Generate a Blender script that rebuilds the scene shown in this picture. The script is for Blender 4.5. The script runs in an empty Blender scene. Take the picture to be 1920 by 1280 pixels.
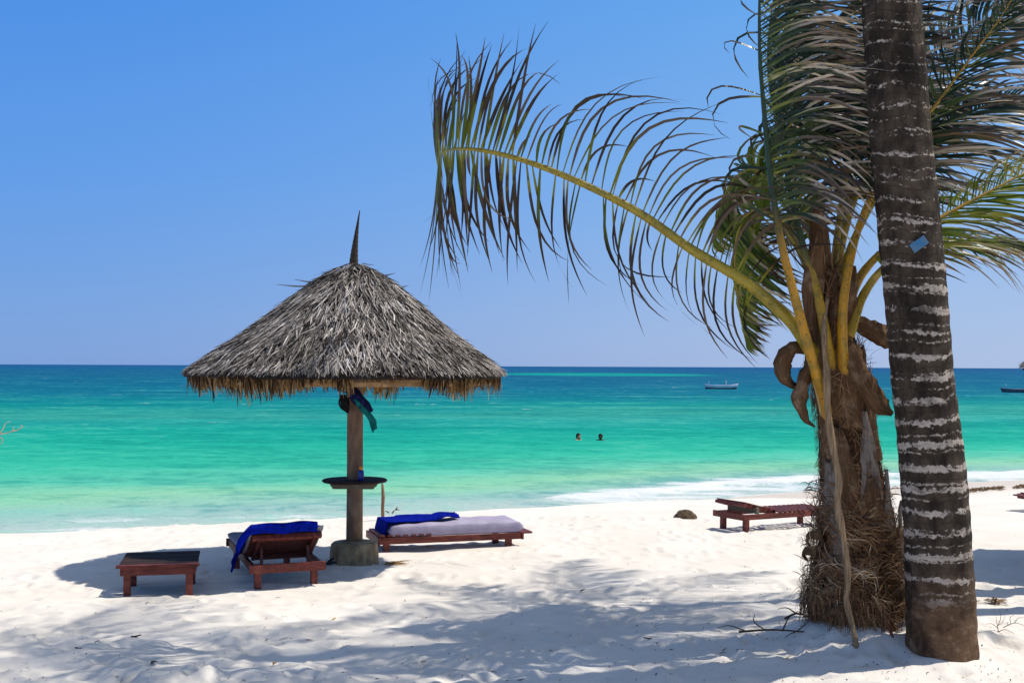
import bpy, bmesh, math, random
import numpy as np
from mathutils import Vector, Matrix
R = math.radians
rng = random.Random(7)
nrs = np.random.RandomState(11)
sc = bpy.context.scene
COL = sc.collection

# ------------------------------------------------------------------ camera model
W0, H0, F = 1920, 1280, 2133.0
CAMZ = 2.3
PITCH = math.atan(46.3 / F)
ROLL = 0.0039
fwd = Vector((0, math.cos(PITCH), math.sin(PITCH)))
U0 = Vector((0, -math.sin(PITCH), math.cos(PITCH)))
X0 = Vector((1, 0, 0))
RIGHT = X0 * math.cos(ROLL) + U0 * math.sin(ROLL)
UP = -X0 * math.sin(ROLL) + U0 * math.cos(ROLL)
CAM = Vector((0, 0, CAMZ))

def ray(px, py):
    return fwd + RIGHT * ((px - 960) / F) + UP * ((640 - py) / F)

def P(px, py, d):
    """world point on the line of sight of a photo pixel, d metres ahead"""
    r = ray(px, py)
    return CAM + r * (d / r.y)

cd = bpy.data.cameras.new('camera')
cam = bpy.data.objects.new('camera', cd)
COL.objects.link(cam)
m3 = Matrix((RIGHT, UP, -fwd)).transposed()
cam.matrix_world = Matrix.Translation(CAM) @ m3.to_4x4()
cd.sensor_width = 36
cd.lens = 36 * F / 1920
cd.clip_end = 60000
sc.camera = cam

# ------------------------------------------------------------------ noise + terrain
_perm = nrs.permutation(4096)
_ang = nrs.rand(4096) * 2 * np.pi
_gx, _gy = np.cos(_ang), np.sin(_ang)

def perlin(x, y, seed=0):
    x = np.asarray(x, float) + seed * 37.31
    y = np.asarray(y, float) + seed * 91.7
    xi = np.floor(x).astype(int); yi = np.floor(y).astype(int)
    xf = x - xi; yf = y - yi
    def g(ix, iy, dx, dy):
        h = _perm[(_perm[ix & 4095] + iy) & 4095]
        return _gx[h] * dx + _gy[h] * dy
    u = xf * xf * xf * (xf * (xf * 6 - 15) + 10)
    v = yf * yf * yf * (yf * (yf * 6 - 15) + 10)
    a = g(xi, yi, xf, yf); b = g(xi + 1, yi, xf - 1, yf)
    c = g(xi, yi + 1, xf, yf - 1); d = g(xi + 1, yi + 1, xf - 1, yf - 1)
    return (a + u * (b - a)) * (1 - v) + (c + u * (d - c)) * v

def sstep(a, b, x):
    t = np.clip((np.asarray(x, float) - a) / (b - a), 0, 1)
    return t * t * (3 - 2 * t)

_sx = np.array([-600, -40, -9.5, -6.3, -2.9, 0, 3.6, 5.8, 8.1, 14, 60, 600.])
_sy = np.array([-100, 11, 20.0, 20.8, 22.4, 24, 26.3, 28.2, 30, 32.5, 50, 160.])
WZ = -0.9

def shore(x):
    x = np.asarray(x, float)
    s = sum(np.interp(x + o, _sx, _sy) for o in (-1.2, -.6, 0, .6, 1.2)) / 5
    return s + .25 * perlin(x / 2.3, x * 0 + 4.2) + .08 * perlin(x / .5, x * 0 + 9.2)

PALM_B = P(1608, 1203, 9.65)          # foot of the shaggy palm
def hbase(x, y):
    x = np.asarray(x, float); y = np.asarray(y, float)
    s = (shore(x) - y) * .9
    zd = -.03 * np.log1p(np.exp(np.clip((y - 9) * 2, -40, 40))) / 2
    zd = np.maximum(zd, -3)
    sb = .24 + (.065 - .24) * sstep(1, 8, x)
    zb = np.maximum(WZ + s * np.where(s > 0, sb, .12), -4)
    k = .07
    hh = np.clip(.5 + .5 * (zb - zd) / k, 0, 1)
    z = zb + (zd - zb) * hh - k * hh * (1 - hh)
    r2 = (x - PALM_B.x) ** 2 + ((y - PALM_B.y)) ** 2
    z = z + .26 * np.exp(-r2 / .23) + .07 * np.exp(-r2 / 1.0)
    r3 = (x - 3.39) ** 2 + (y - 9.0) ** 2
    z = z + .05 * np.exp(-r3 / .13)
    return z

def G(px, py):
    """where the line of sight of a photo pixel meets the sand"""
    r = ray(px, py)
    lo, hi = 4.0, 60.0
    d = np.linspace(3, 60, 4000)
    X = CAM.x + r.x / r.y * d; Z = CAM.z + r.z / r.y * d
    below = np.nonzero(Z < hbase(X, d))[0]
    dd = d[below[0]] if len(below) else 60
    return Vector((CAM.x + r.x / r.y * dd, dd, float(hbase(CAM.x + r.x / r.y * dd, dd))))

# ------------------------------------------------------------------ mesh + object helpers
class MB:
    def __init__(s): s.v = []; s.f = []; s.uv = []; s.mi = []
    def vert(s, p, uv=(0, 0)):
        s.v.append((p[0], p[1], p[2])); s.uv.append(uv); return len(s.v) - 1
    def face(s, idx, mi=0): s.f.append(tuple(idx)); s.mi.append(mi)
    def box(s, c, size, M=None, uv=(0, 0), mi=0, taper=1.0):
        c = Vector(c); b = len(s.v)
        for dz in (-.5, .5):
            for dx, dy in ((-.5, -.5), (.5, -.5), (.5, .5), (-.5, .5)):
                t = taper if dz > 0 else 1
                p = Vector((dx * size[0] * t, dy * size[1] * t, dz * size[2]))
                if M: p = M @ p
                s.vert(c + p, uv)
        for q in ((3, 2, 1, 0), (4, 5, 6, 7), (0, 1, 5, 4), (1, 2, 6, 5), (2, 3, 7, 6), (3, 0, 4, 7)):
            s.face([b + i for i in q], mi)
    def beam(s, p0, p1, w, h, up=(0, 0, 1), uv=(0, 0), mi=0):
        p0, p1 = Vector(p0), Vector(p1); d = p1 - p0; L = d.length; d.normalize()
        sd = d.cross(Vector(up)); 
        if sd.length < 1e-4: sd = d.cross(Vector((0, 1, 0)))
        sd.normalize(); u = sd.cross(d)
        M = Matrix((d, sd, u)).transposed()
        s.box((p0 + p1) / 2, (L, w, h), M, uv, mi)
    def tube(s, pts, rad, n=8, uv=(0, 0), mi=0, cap=True, flat=1.0, up=None):
        pts = [Vector(p) for p in pts]; m = len(pts)
        if not hasattr(rad, '__len__'): rad = [rad] * m
        ref = Vector(up) if up else None; rings = []
        for i, p in enumerate(pts):
            t = (pts[min(i + 1, m - 1)] - pts[max(i - 1, 0)]).normalized()
            if ref is None:
                ref = Vector((0, 0, 1)) if abs(t.z) < .9 else Vector((1, 0, 0))
            a = (ref - t * ref.dot(t)).normalized(); b = t.cross(a); ref = a
            ring = []
            for k in range(n):
                th = 2 * math.pi * k / n
                ring.append(s.vert(p + a * math.cos(th) * rad[i] * flat + b * math.sin(th) * rad[i], (uv[0], i / (m - 1))))
            rings.append(ring)
        for i in range(m - 1):
            for k in range(n):
                s.face((rings[i][k], rings[i][(k + 1) % n], rings[i + 1][(k + 1) % n], rings[i + 1][k]), mi)
        if cap:
            s.face(rings[0][::-1], mi); s.face(rings[-1], mi)
    def lathe(s, prof, n=24, c=(0, 0, 0), rfun=None, mi=0, cap=True):
        rings = []
        for i, (r, z) in enumerate(prof):
            ring = []
            for k in range(n):
                th = 2 * math.pi * k / n
                rr = r * (rfun(th, i) if rfun else 1)
                ring.append(s.vert((c[0] + rr * math.cos(th), c[1] + rr * math.sin(th), c[2] + z), (k / n, i / max(1, len(prof) - 1))))
            rings.append(ring)
        for i in range(len(prof) - 1):
            for k in range(n):
                s.face((rings[i][k], rings[i][(k + 1) % n], rings[i + 1][(k + 1) % n], rings[i + 1][k]), mi)
        if cap:
            s.face(rings[0][::-1], mi); s.face(rings[-1], mi)
    def ribbon(s, pts, wvec, widths, u=0.0, mi=0):
        """flat strip; wvec a vector or list of them"""
        m = len(pts); prev = None
        for i, p in enumerate(pts):
            wv = wvec[i] if isinstance(wvec, list) else wvec
            w = widths[i]
            a = s.vert(p - wv * w, (u, i / (m - 1))); b = s.vert(p + wv * w, (u, i / (m - 1)))
            if prev: s.face((prev[0], prev[1], b, a), mi)
            prev = (a, b)
    def sheet(s, grid, thick=.006, uv=None, mi=0):
        """closed cloth: grid[i][j] of points given a thickness"""
        n, m = len(grid), len(grid[0])
        nor = [[None] * m for _ in range(n)]
        for i in range(n):
            for j in range(m):
                a = grid[min(i + 1, n - 1)][j] - grid[max(i - 1, 0)][j]
                b = grid[i][min(j + 1, m - 1)] - grid[i][max(j - 1, 0)]
                c = a.cross(b); nor[i][j] = c.normalized() if c.length > 1e-9 else Vector((0, 0, 1))
        A = [[s.vert(grid[i][j] + nor[i][j] * thick / 2, (i / (n - 1), j / (m - 1))) for j in range(m)] for i in range(n)]
        B = [[s.vert(grid[i][j] - nor[i][j] * thick / 2, (i / (n - 1), j / (m - 1))) for j in range(m)] for i in range(n)]
        for i in range(n - 1):
            for j in range(m - 1):
                s.face((A[i][j], A[i + 1][j], A[i + 1][j + 1], A[i][j + 1]), mi)
                s.face((B[i][j + 1], B[i + 1][j + 1], B[i + 1][j], B[i][j]), mi)
        for i in range(n - 1):
            s.face((A[i + 1][0], A[i][0], B[i][0], B[i + 1][0]), mi)
            s.face((A[i][m - 1], A[i + 1][m - 1], B[i + 1][m - 1], B[i][m - 1]), mi)
        for j in range(m - 1):
            s.face((A[0][j], A[0][j + 1], B[0][j + 1], B[0][j]), mi)
            s.face((A[n - 1][j + 1], A[n - 1][j], B[n - 1][j], B[n - 1][j + 1]), mi)
    def build(s, name, mats, parent=None, smooth=False, bevel=0, loc=None):
        me = bpy.data.meshes.new(name)
        me.from_pydata(s.v, [], s.f)
        if not isinstance(mats, (list, tuple)): mats = [mats]
        for m_ in mats: me.materials.append(m_)
        n = len(me.loops)
        li = np.empty(n, np.int32); me.loops.foreach_get('vertex_index', li)
        uvl = me.uv_layers.new(name='UVMap')
        uvl.data.foreach_set('uv', np.array(s.uv, np.float32)[li].ravel())
        if len(mats) > 1: me.polygons.foreach_set('material_index', np.array(s.mi, np.int32))
        if smooth: me.polygons.foreach_set('use_smooth', np.ones(len(me.polygons), bool))
        me.update()
        o = bpy.data.objects.new(name, me); COL.objects.link(o)
        if parent: o.parent = parent
        if loc: o.location = loc
        if bevel:
            b = o.modifiers.new('Bevel', 'BEVEL'); b.width = bevel; b.segments = 2; b.limit_method = 'ANGLE'
        return o

def tag(o, label=None, cat=None, group=None, kind=None):
    if label: o['label'] = label
    if cat: o['category'] = cat
    if group: o['group'] = group
    if kind: o['kind'] = kind
    return o

def thing(name, label, cat, loc=(0, 0, 0), rz=0, group=None):
    o = bpy.data.objects.new(name, None); COL.objects.link(o)
    o.empty_display_size = .2
    o.location = loc; o.rotation_euler = (0, 0, rz)
    return tag(o, label, cat, group)

def copy_tree(o, parent=None):
    c = o.copy(); COL.objects.link(c)
    if parent: c.parent = parent
    for ch in list(o.children): copy_tree(ch, c)
    return c

def catmull(pts, n):
    pts = [Vector(p) for p in pts]
    q = [pts[0] * 2 - pts[1]] + pts + [pts[-1] * 2 - pts[-2]]
    out = []; segs = len(pts) - 1
    for i in range(n):
        t = i / (n - 1) * segs; k = min(int(t), segs - 1); t -= k
        a, b, c, d = q[k:k + 4]
        out.append(.5 * ((2 * b) + (c - a) * t + (2 * a - 5 * b + 4 * c - d) * t * t + (3 * b - a - 3 * c + d) * t ** 3))
    return out

# ------------------------------------------------------------------ materials
def srgb(r, g, b):
    f = lambda c: (c / 255 / 12.92) if c / 255 <= .04045 else ((c / 255 + .055) / 1.055) ** 2.4
    return (f(r), f(g), f(b), 1)

class NT:
    def __init__(s, name):
        s.m = bpy.data.materials.new(name); s.m.use_nodes = True
        s.t = s.m.node_tree; s.t.nodes.clear()
        s.out = s.n('ShaderNodeOutputMaterial')
    def n(s, typ, **kw):
        nd = s.t.nodes.new(typ)
        for k, v in kw.items():
            if k.startswith('i_'):
                nd.inputs[k[2:].replace('_', ' ')].default_value = v
            else: setattr(nd, k, v)
        return nd
    def l(s, a, b): s.t.links.new(a, b)
    def val(s, x, sock):
        if isinstance(x, (int, float)): sock.default_value = x
        else: s.l(x, sock)
    def math(s, op, a, b=0.0, c=None, clamp=False):
        nd = s.n('ShaderNodeMath', operation=op); nd.use_clamp = clamp
        s.val(a, nd.inputs[0]); s.val(b, nd.inputs[1])
        if c is not None: s.val(c, nd.inputs[2])
        return nd.outputs[0]
    def sstep(s, x, a, b):
        nd = s.n('ShaderNodeMapRange', interpolation_type='SMOOTHSTEP'); s.l(x, nd.inputs[0])
        nd.inputs[1].default_value = a; nd.inputs[2].default_value = b
        return nd.outputs[0]
    def mix(s, fac, a, b, blend='MIX'):
        nd = s.n('ShaderNodeMix', data_type='RGBA', blend_type=blend)
        s.val(fac, nd.inputs[0])
        for x, i in ((a, 6), (b, 7)):
            if isinstance(x, tuple): nd.inputs[i].default_value = x
            else: s.l(x, nd.inputs[i])
        return nd.outputs[2]
    def noise(s, vec, scale, detail=4, rough=.55, dist=0):
        nd = s.n('ShaderNodeTexNoise'); s.l(vec, nd.inputs['Vector'])
        nd.inputs['Scale'].default_value = scale; nd.inputs['Detail'].default_value = detail
        nd.inputs['Roughness'].default_value = rough; nd.inputs['Distortion'].default_value = dist
        return nd.outputs[0]
    def mapping(s, vec, scale=(1, 1, 1), loc=(0, 0, 0), rot=(0, 0, 0)):
        nd = s.n('ShaderNodeMapping'); s.l(vec, nd.inputs[0])
        nd.inputs['Scale'].default_value = scale; nd.inputs['Location'].default_value = loc; nd.inputs['Rotation'].default_value = rot
        return nd.outputs[0]
    def ramp(s, fac, stops, interp='LINEAR'):
        nd = s.n('ShaderNodeValToRGB'); s.l(fac, nd.inputs[0]); cr = nd.color_ramp; cr.interpolation = interp
        while len(cr.elements) < len(stops): cr.elements.new(.5)
        for e, (p, c) in zip(cr.elements, stops): e.position = p; e.color = c
        return nd.outputs[0]
    def bump(s, h, strength=.5, dist=.01, normal=None):
        nd = s.n('ShaderNodeBump'); s.l(h, nd.inputs['Height'])
        nd.inputs['Strength'].default_value = strength; nd.inputs['Distance'].default_value = dist
        if normal is not None: s.l(normal, nd.inputs['Normal'])
        return nd.outputs[0]
    def bsdf(s, col, rough=.7, normal=None, spec=.3, link=True):
        b = s.n('ShaderNodeBsdfPrincipled')
        if isinstance(col, tuple): b.inputs['Base Color'].default_value = col
        else: s.l(col, b.inputs['Base Color'])
        s.val(rough, b.inputs['Roughness'])
        b.inputs['Specular IOR Level'].default_value = spec
        if normal is not None: s.l(normal, b.inputs['Normal'])
        if link: s.l(b.outputs[0], s.out.inputs[0])
        return b

def simple(name, c1, c2=None, scale=8, rough=.7, bump=.3, bdist=.004, stretch=(1, 1, 1), spec=.25, detail=5):
    t = NT(name); co = t.n('ShaderNodeTexCoord').outputs['Object']
    v = t.mapping(co, stretch)
    n1 = t.noise(v, scale, detail, .6)
    col = t.mix(t.sstep(n1, .3, .7), c1, c2 or c1)
    t.bsdf(col, rough, t.bump(t.noise(v, scale * 3, 4, .6), bump, bdist), spec)
    return t.m

def strand_mat(name, stops, tip=None, transl=0.0, rough=.6, spec=.25, dry=None, noise_scale=6):
    """colour by each strand's own random value (UV.x), and dry tips along it (UV.y)"""
    t = NT(name)
    uv = t.n('ShaderNodeUVMap'); uv.uv_map = 'UVMap'
    sp = t.n('ShaderNodeSeparateXYZ'); t.l(uv.outputs[0], sp.inputs[0])
    col = t.ramp(sp.outputs[0], stops)
    if dry:
        a, b, dstops = dry
        co = t.n('ShaderNodeTexCoord').outputs['Object']
        nn = t.noise(co, noise_scale, 3)
        off = t.math('ADD', sp.outputs[1], t.math('MULTIPLY', t.math('SUBTRACT', nn, .5), .7))
        off = t.math('ADD', off, t.math('MULTIPLY', t.math('SUBTRACT', sp.outputs[0], .5), .5))
        col = t.mix(t.sstep(off, a, b), col, t.ramp(t.math('FRACT', t.math('MULTIPLY', sp.outputs[0], 7.3)), dstops))
    b = t.bsdf(col, rough, None, spec, link=not transl)
    if transl:
        tr = t.n('ShaderNodeBsdfTranslucent'); t.l(t.mix(1.0, col, (1.25, 1.2, .6, 1), 'MULTIPLY'), tr.inputs[0])
        mx = t.n('ShaderNodeMixShader'); mx.inputs[0].default_value = transl
        t.l(b.outputs[0], mx.inputs[1]); t.l(tr.outputs[0], mx.inputs[2]); t.l(mx.outputs[0], t.out.inputs[0])
    return t.m

# sand
def sand_mat():
    t = NT('sand'); ge = t.n('ShaderNodeNewGeometry').outputs['Position']
    sp = t.n('ShaderNodeSeparateXYZ'); t.l(ge, sp.inputs[0])
    n1 = t.noise(ge, .9, 5); n2 = t.noise(ge, 14, 5, .65); n3 = t.noise(ge, 160, 3, .7)
    col = t.mix(t.sstep(n1, .35, .7), SAND_A, SAND_B)
    col = t.mix(t.math('MULTIPLY', t.sstep(n2, .52, .75), .35), col, SAND_C)
    # damp band beside the water
    h = t.math('ADD', sp.outputs[2], t.math('MULTIPLY', t.math('SUBTRACT', t.noise(ge, .7, 4), .5), .1))
    wet = t.sstep(h, WZ + .30, WZ + .14)
    col = t.mix(t.math('MULTIPLY', wet, .75), col, srgb(206, 190, 170))
    # damp, dirtier soil round the palms on the right
    hgt = t.math('ADD', t.math('MULTIPLY', n2, .7), t.math('MULTIPLY', n3, .3))
    rough = t.math('SUBTRACT', .95, t.math('MULTIPLY', wet, .45))
    t.bsdf(col, rough, t.bump(hgt, .5, .022), .15)
    return t.m
SAND_A = (.76, .70, .615, 1); SAND_B = (.82, .765, .685, 1); SAND_C = (.66, .60, .52, 1)
M_SAND = sand_mat()

def alb(r, g, b, k=1.40):
    c = srgb(r, g, b); return (c[0] / k, c[1] / k, c[2] / k, 1)

def sea_mat():
    t = NT('sea_water')
    ge = t.n('ShaderNodeNewGeometry').outputs['Position']
    at = t.n('ShaderNodeAttribute'); at.attribute_name = 'seaward'
    fo = t.n('ShaderNodeAttribute'); fo.attribute_name = 'foam'
    sp = t.n('ShaderNodeSeparateXYZ'); t.l(ge, sp.inputs[0])
    w = t.math('MAXIMUM', at.outputs['Fac'], 0.0)
    lg = t.math('LOGARITHM', t.math('ADD', w, 1.0), 10.0)
    # patches on the sea bed shift the bands
    big = t.noise(t.mapping(ge, (.010, .028, 1)), 1.0, 4, .55)
    med = t.noise(t.mapping(ge, (.06, .22, 1)), 1.0, 4, .6)
    sh = t.math('ADD', t.math('MULTIPLY', t.math('SUBTRACT', big, .5), .42), t.math('MULTIPLY', t.math('SUBTRACT', med, .5), .22))
    sh = t.math('MULTIPLY', sh, t.sstep(lg, .3, 1.2))
    u = t.math('DIVIDE', t.math('ADD', lg, sh), 3.5)
    L = lambda d: math.log10(d + 1) / 3.5
    col = t.ramp(u, [
        (0.0, alb(228, 232, 222)), (L(2.4), alb(200, 222, 214)), (L(4.8), alb(172, 216, 204)), (L(7.6), alb(160, 228, 186)), (L(11), alb(110, 218, 184)),
        (L(15), alb(66, 208, 172)), (L(22), alb(36, 192, 162)), (L(32), alb(22, 178, 158)), (L(44), alb(42, 174, 162)),
        (L(54), alb(58, 174, 158)), (L(68), alb(16, 158, 152)), (L(95), alb(8, 138, 150)), (L(140), alb(8, 116, 148)),
        (L(380), alb(10, 104, 146)), (L(2000), alb(18, 90, 150))])
    # pale sandbank far out
    bx = t.math('DIVIDE', t.math('SUBTRACT', sp.outputs[0], 36.0), 48.0)
    by = t.math('DIVIDE', t.math('SUBTRACT', sp.outputs[1], 470.0), 95.0)
    rr = t.math('ADD', t.math('MULTIPLY', bx, bx), t.math('MULTIPLY', by, by))
    rr = t.math('ADD', rr, t.math('MULTIPLY', t.math('SUBTRACT', med, .5), .8))
    col = t.mix(t.math('MULTIPLY', t.sstep(rr, 1.2, .5), .85), col, alb(0, 172, 160))
    # dark weed streaks, plus light and shade of wave faces painted as colour
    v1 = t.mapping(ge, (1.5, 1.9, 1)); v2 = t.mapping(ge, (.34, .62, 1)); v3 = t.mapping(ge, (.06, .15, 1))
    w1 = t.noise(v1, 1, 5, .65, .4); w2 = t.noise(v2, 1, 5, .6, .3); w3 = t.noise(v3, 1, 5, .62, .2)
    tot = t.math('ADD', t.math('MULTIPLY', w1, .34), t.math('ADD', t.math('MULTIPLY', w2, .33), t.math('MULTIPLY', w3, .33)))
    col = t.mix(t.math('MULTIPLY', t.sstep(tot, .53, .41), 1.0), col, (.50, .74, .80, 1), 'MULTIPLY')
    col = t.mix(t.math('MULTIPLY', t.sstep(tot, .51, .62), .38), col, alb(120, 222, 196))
    weed = t.noise(t.mapping(ge, (1.1, 2.2, 1), (3, 8, 0)), 1, 3, .5)
    zone = t.math('MULTIPLY', t.sstep(w, 10, 14), t.sstep(w, 24, 18))
    col = t.mix(t.math('MULTIPLY', t.math('MULTIPLY', t.sstep(weed, .67, .72), zone), .7), col, srgb(30, 90, 70))
    # white caps and the broken surf by the shore
    cap = t.noise(t.mapping(ge, (.22, .5, 1), (7, 2, 0)), 1, 4, .62)
    capm = t.math('MULTIPLY', t.sstep(cap, .695, .735), t.sstep(w, 20, 60))
    f1 = t.noise(t.mapping(ge, (.9, 2.0, 1)), 1.3, 6, .62, .5)
    f2 = t.noise(ge, 9, 5, .65, .4)
    fn = t.math('ADD', t.math('MULTIPLY', f1, .68), t.math('MULTIPLY', f2, .32))
    foam = t.math('MULTIPLY', t.sstep(t.math('ADD', fn, fo.outputs['Fac']), .69, .97), .92)
    foam = t.math('MAXIMUM', foam, t.math('MULTIPLY', capm, .9))
    col = t.mix(foam, col, (.74, .75, .74, 1))
    rough = t.math('ADD', .22, t.math('MULTIPLY', foam, .6))
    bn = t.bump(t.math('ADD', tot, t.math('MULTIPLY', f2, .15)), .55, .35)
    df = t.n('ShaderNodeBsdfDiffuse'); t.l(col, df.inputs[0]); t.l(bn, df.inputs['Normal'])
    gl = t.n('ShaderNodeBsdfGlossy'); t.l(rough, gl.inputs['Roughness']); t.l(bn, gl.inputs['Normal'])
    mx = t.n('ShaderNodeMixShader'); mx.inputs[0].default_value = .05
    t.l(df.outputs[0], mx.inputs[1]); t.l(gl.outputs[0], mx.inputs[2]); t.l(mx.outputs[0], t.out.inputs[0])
    return t.m
M_SEA = sea_mat()

def wood(name, c1, c2, rough=.55):
    t = NT(name); co = t.n('ShaderNodeTexCoord').outputs['Object']
    v = t.mapping(co, (3, 22, 22)); n1 = t.noise(v, 1.5, 6, .65, .6); n2 = t.noise(co, 5, 4)
    col = t.mix(t.sstep(n1, .3, .72), c1, c2)
    col = t.mix(t.math('MULTIPLY', t.sstep(n2, .55, .75), .5), col, (c2[0] * 1.5 + .02, c2[1] * 1.6 + .02, c2[2] * 1.6 + .015, 1))
    t.bsdf(col, rough, t.bump(n1, .25, .004), .3)
    return t.m
M_RED = wood('red_brown_wood', srgb(70, 28, 23), srgb(130, 62, 50))
M_REDD = wood('shaded_red_wood', srgb(58, 28, 24), srgb(88, 44, 38))  # same red wood, with the shade on the backrest put into its colour
M_DARKWOOD = wood('dark_stained_wood', srgb(36, 25, 21), srgb(62, 43, 37), .9)
M_GREYWOOD = wood('weathered_wood', srgb(88, 82, 70), srgb(124, 116, 100), .85)
M_PALEWOOD = simple('pale_peeled_pole', srgb(196, 160, 116), srgb(160, 122, 82), 6, .75, .3)
M_STAKE = simple('driftwood', srgb(150, 122, 92), srgb(108, 84, 62), 9, .85, .5, stretch=(6, 6, 1))
M_CONC = simple('weathered_concrete', srgb(176, 154, 120), srgb(126, 108, 82), 7, .9, .6, .01)
M_POLE = simple('pole_render', srgb(140, 114, 92), srgb(108, 86, 70), 4, .85, .4, .006, (3, 3, 1))
M_MATT = simple('lavender_canvas', srgb(174, 166, 186), srgb(156, 148, 170), 6, .9, .25, .004)
M_MATT_G = simple('grey_canvas', srgb(150, 148, 158), srgb(128, 126, 138), 6, .9, .25, .004)
M_BLUE = simple('royal_blue_towelling', srgb(7, 30, 158), srgb(4, 18, 108), 24, .95, .7, .006, spec=.05)
M_NAVY = simple('navy_cloth', srgb(36, 40, 92), srgb(24, 28, 66), 14, .9, .4, .004, spec=.1)
M_TEAL = simple('teal_cloth', srgb(28, 128, 124), srgb(20, 92, 98), 14, .85, .4, .004, spec=.1)
M_BLACK = simple('black_cloth', srgb(18, 18, 22), srgb(30, 30, 36), 14, .9, .2)
M_BOTTLE = simple('blue_plastic', srgb(14, 48, 150), srgb(10, 36, 124), 10, .35, .05, spec=.5)
M_ORANGE = simple('orange_plastic', srgb(236, 140, 20), srgb(224, 122, 12), 10, .4, .05, spec=.5)
M_HULL = simple('worn_white_boat_paint', srgb(232, 232, 236), srgb(200, 204, 214), 2.5, .6, .2, .004, (.4, 2, 2))
M_HULLD = simple('dark_boat_bottom', srgb(44, 40, 44), srgb(64, 56, 54), 3, .7, .2)
M_HULLG = simple('grey_boat_paint', srgb(104, 112, 124), srgb(78, 84, 96), 3, .7, .2)
M_SKIN = simple('skin', srgb(220, 156, 128), srgb(206, 138, 112), 12, .6, .05)
M_SKIN_D = simple('brown_skin', srgb(112, 76, 58), srgb(96, 62, 48), 12, .55, .05)
M_HAIR = simple('dark_hair', srgb(20, 16, 14), srgb(32, 24, 20), 40, .6, .3)
M_ROCK = simple('husk_brown', srgb(118, 100, 78), srgb(70, 56, 42), 12, .95, .9, .02, (1, 1, 3))
M_TAG = simple('blue_plate_paint', srgb(34, 108, 156), srgb(92, 118, 136), 9, .6, .2, .002)
M_RUBBER = simple('dark_rubber', srgb(24, 30, 40), srgb(34, 40, 52), 20, .7, .1)
M_TWIG = simple('dry_twig', srgb(98, 76, 58), srgb(62, 48, 38), 18, .9, .4)
M_PALETWIG = simple('bleached_twig', srgb(196, 160, 140), srgb(164, 128, 112), 18, .9, .4)
M_LITTER = strand_mat('beach_litter', [(0, srgb(34, 26, 20)), (.5, srgb(70, 52, 38)), (.85, srgb(120, 92, 60)), (1, srgb(170, 140, 90))], rough=.9)
M_WRACK = strand_mat('dry_seaweed', [(0, srgb(52, 38, 24)), (.6, srgb(104, 78, 46)), (1, srgb(150, 120, 80))], rough=.9)
M_THATCH = strand_mat('grey_thatch', [(0, srgb(40, 35, 31)), (.22, srgb(84, 77, 71)), (.5, srgb(142, 134, 126)), (.8, srgb(186, 178, 170)), (1, srgb(218, 211, 204))], rough=.8, spec=.15)
M_THATCHCORE = simple('thatch_core', srgb(52, 44, 38), srgb(34, 28, 24), 30, .95, .8, .02)
M_FRINGE = strand_mat('brown_thatch_fringe', [(0, srgb(58, 42, 30)), (.3, srgb(122, 94, 62)), (.75, srgb(176, 142, 98)), (1, srgb(216, 186, 142))], rough=.8, spec=.1, transl=.25)
M_ROPE = simple('wound_fibre', srgb(88, 76, 62), srgb(46, 38, 32), 30, .9, .8, .01, (1, 1, 5))
GREENS = [(0, srgb(18, 34, 18)), (.4, srgb(40, 62, 26)), (.75, srgb(84, 102, 36)), (1, srgb(150, 146, 60))]
DRY = [(0, srgb(44, 34, 28)), (.35, srgb(92, 74, 58)), (.65, srgb(150, 132, 114)), (1, srgb(216, 202, 184))]
DRYD = [(0, srgb(46, 36, 28)), (.5, srgb(76, 60, 48)), (1, srgb(112, 94, 78))]
M_LEAF = strand_mat('palm_leaf_wind_dried', GREENS, dry=(.27, .55, DRY), transl=.24, rough=.4, spec=.5)
M_LEAFS = strand_mat('palm_leaf_sunlit', [(0, srgb(56, 80, 30)), (.5, srgb(112, 130, 44)), (1, srgb(182, 176, 84))], dry=(.40, .72, DRY), transl=.5, rough=.4, spec=.5)  # lighter greens paint sunlight into the leaf colour
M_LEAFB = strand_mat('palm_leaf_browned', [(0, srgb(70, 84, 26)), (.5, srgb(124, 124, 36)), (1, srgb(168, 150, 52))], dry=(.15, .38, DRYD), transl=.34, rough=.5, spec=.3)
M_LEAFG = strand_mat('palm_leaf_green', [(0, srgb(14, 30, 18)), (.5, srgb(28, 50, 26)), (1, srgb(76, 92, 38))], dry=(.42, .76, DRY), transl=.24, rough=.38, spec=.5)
def rachis_mat(green=False):
    t = NT('green_palm_stalk' if green else 'yellow_palm_stalk')
    uv = t.n('ShaderNodeUVMap'); uv.uv_map = 'UVMap'
    sp = t.n('ShaderNodeSeparateXYZ'); t.l(uv.outputs[0], sp.inputs[0])
    co = t.n('ShaderNodeTexCoord').outputs['Object']
    n = t.noise(co, 9, 4); n2 = t.noise(co, 40, 3)
    col = t.mix(sp.outputs[0], srgb(188, 134, 26), srgb(142, 136, 40))
    col = t.mix(t.math('MULTIPLY', t.sstep(n, .46, .68), .65), col, srgb(108, 100, 40))
    col = t.mix(t.math('MULTIPLY', t.sstep(n2, .57, .66), .7), col, srgb(92, 64, 28))
    if green: col = t.mix(t.sstep(sp.outputs[1], .28, .42), col, srgb(58, 72, 44))
    t.bsdf(col, .42, t.bump(n2, .2, .003), .4)
    return t.m
M_RACHIS = rachis_mat()
M_RACHIS_G = rachis_mat(True)
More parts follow.
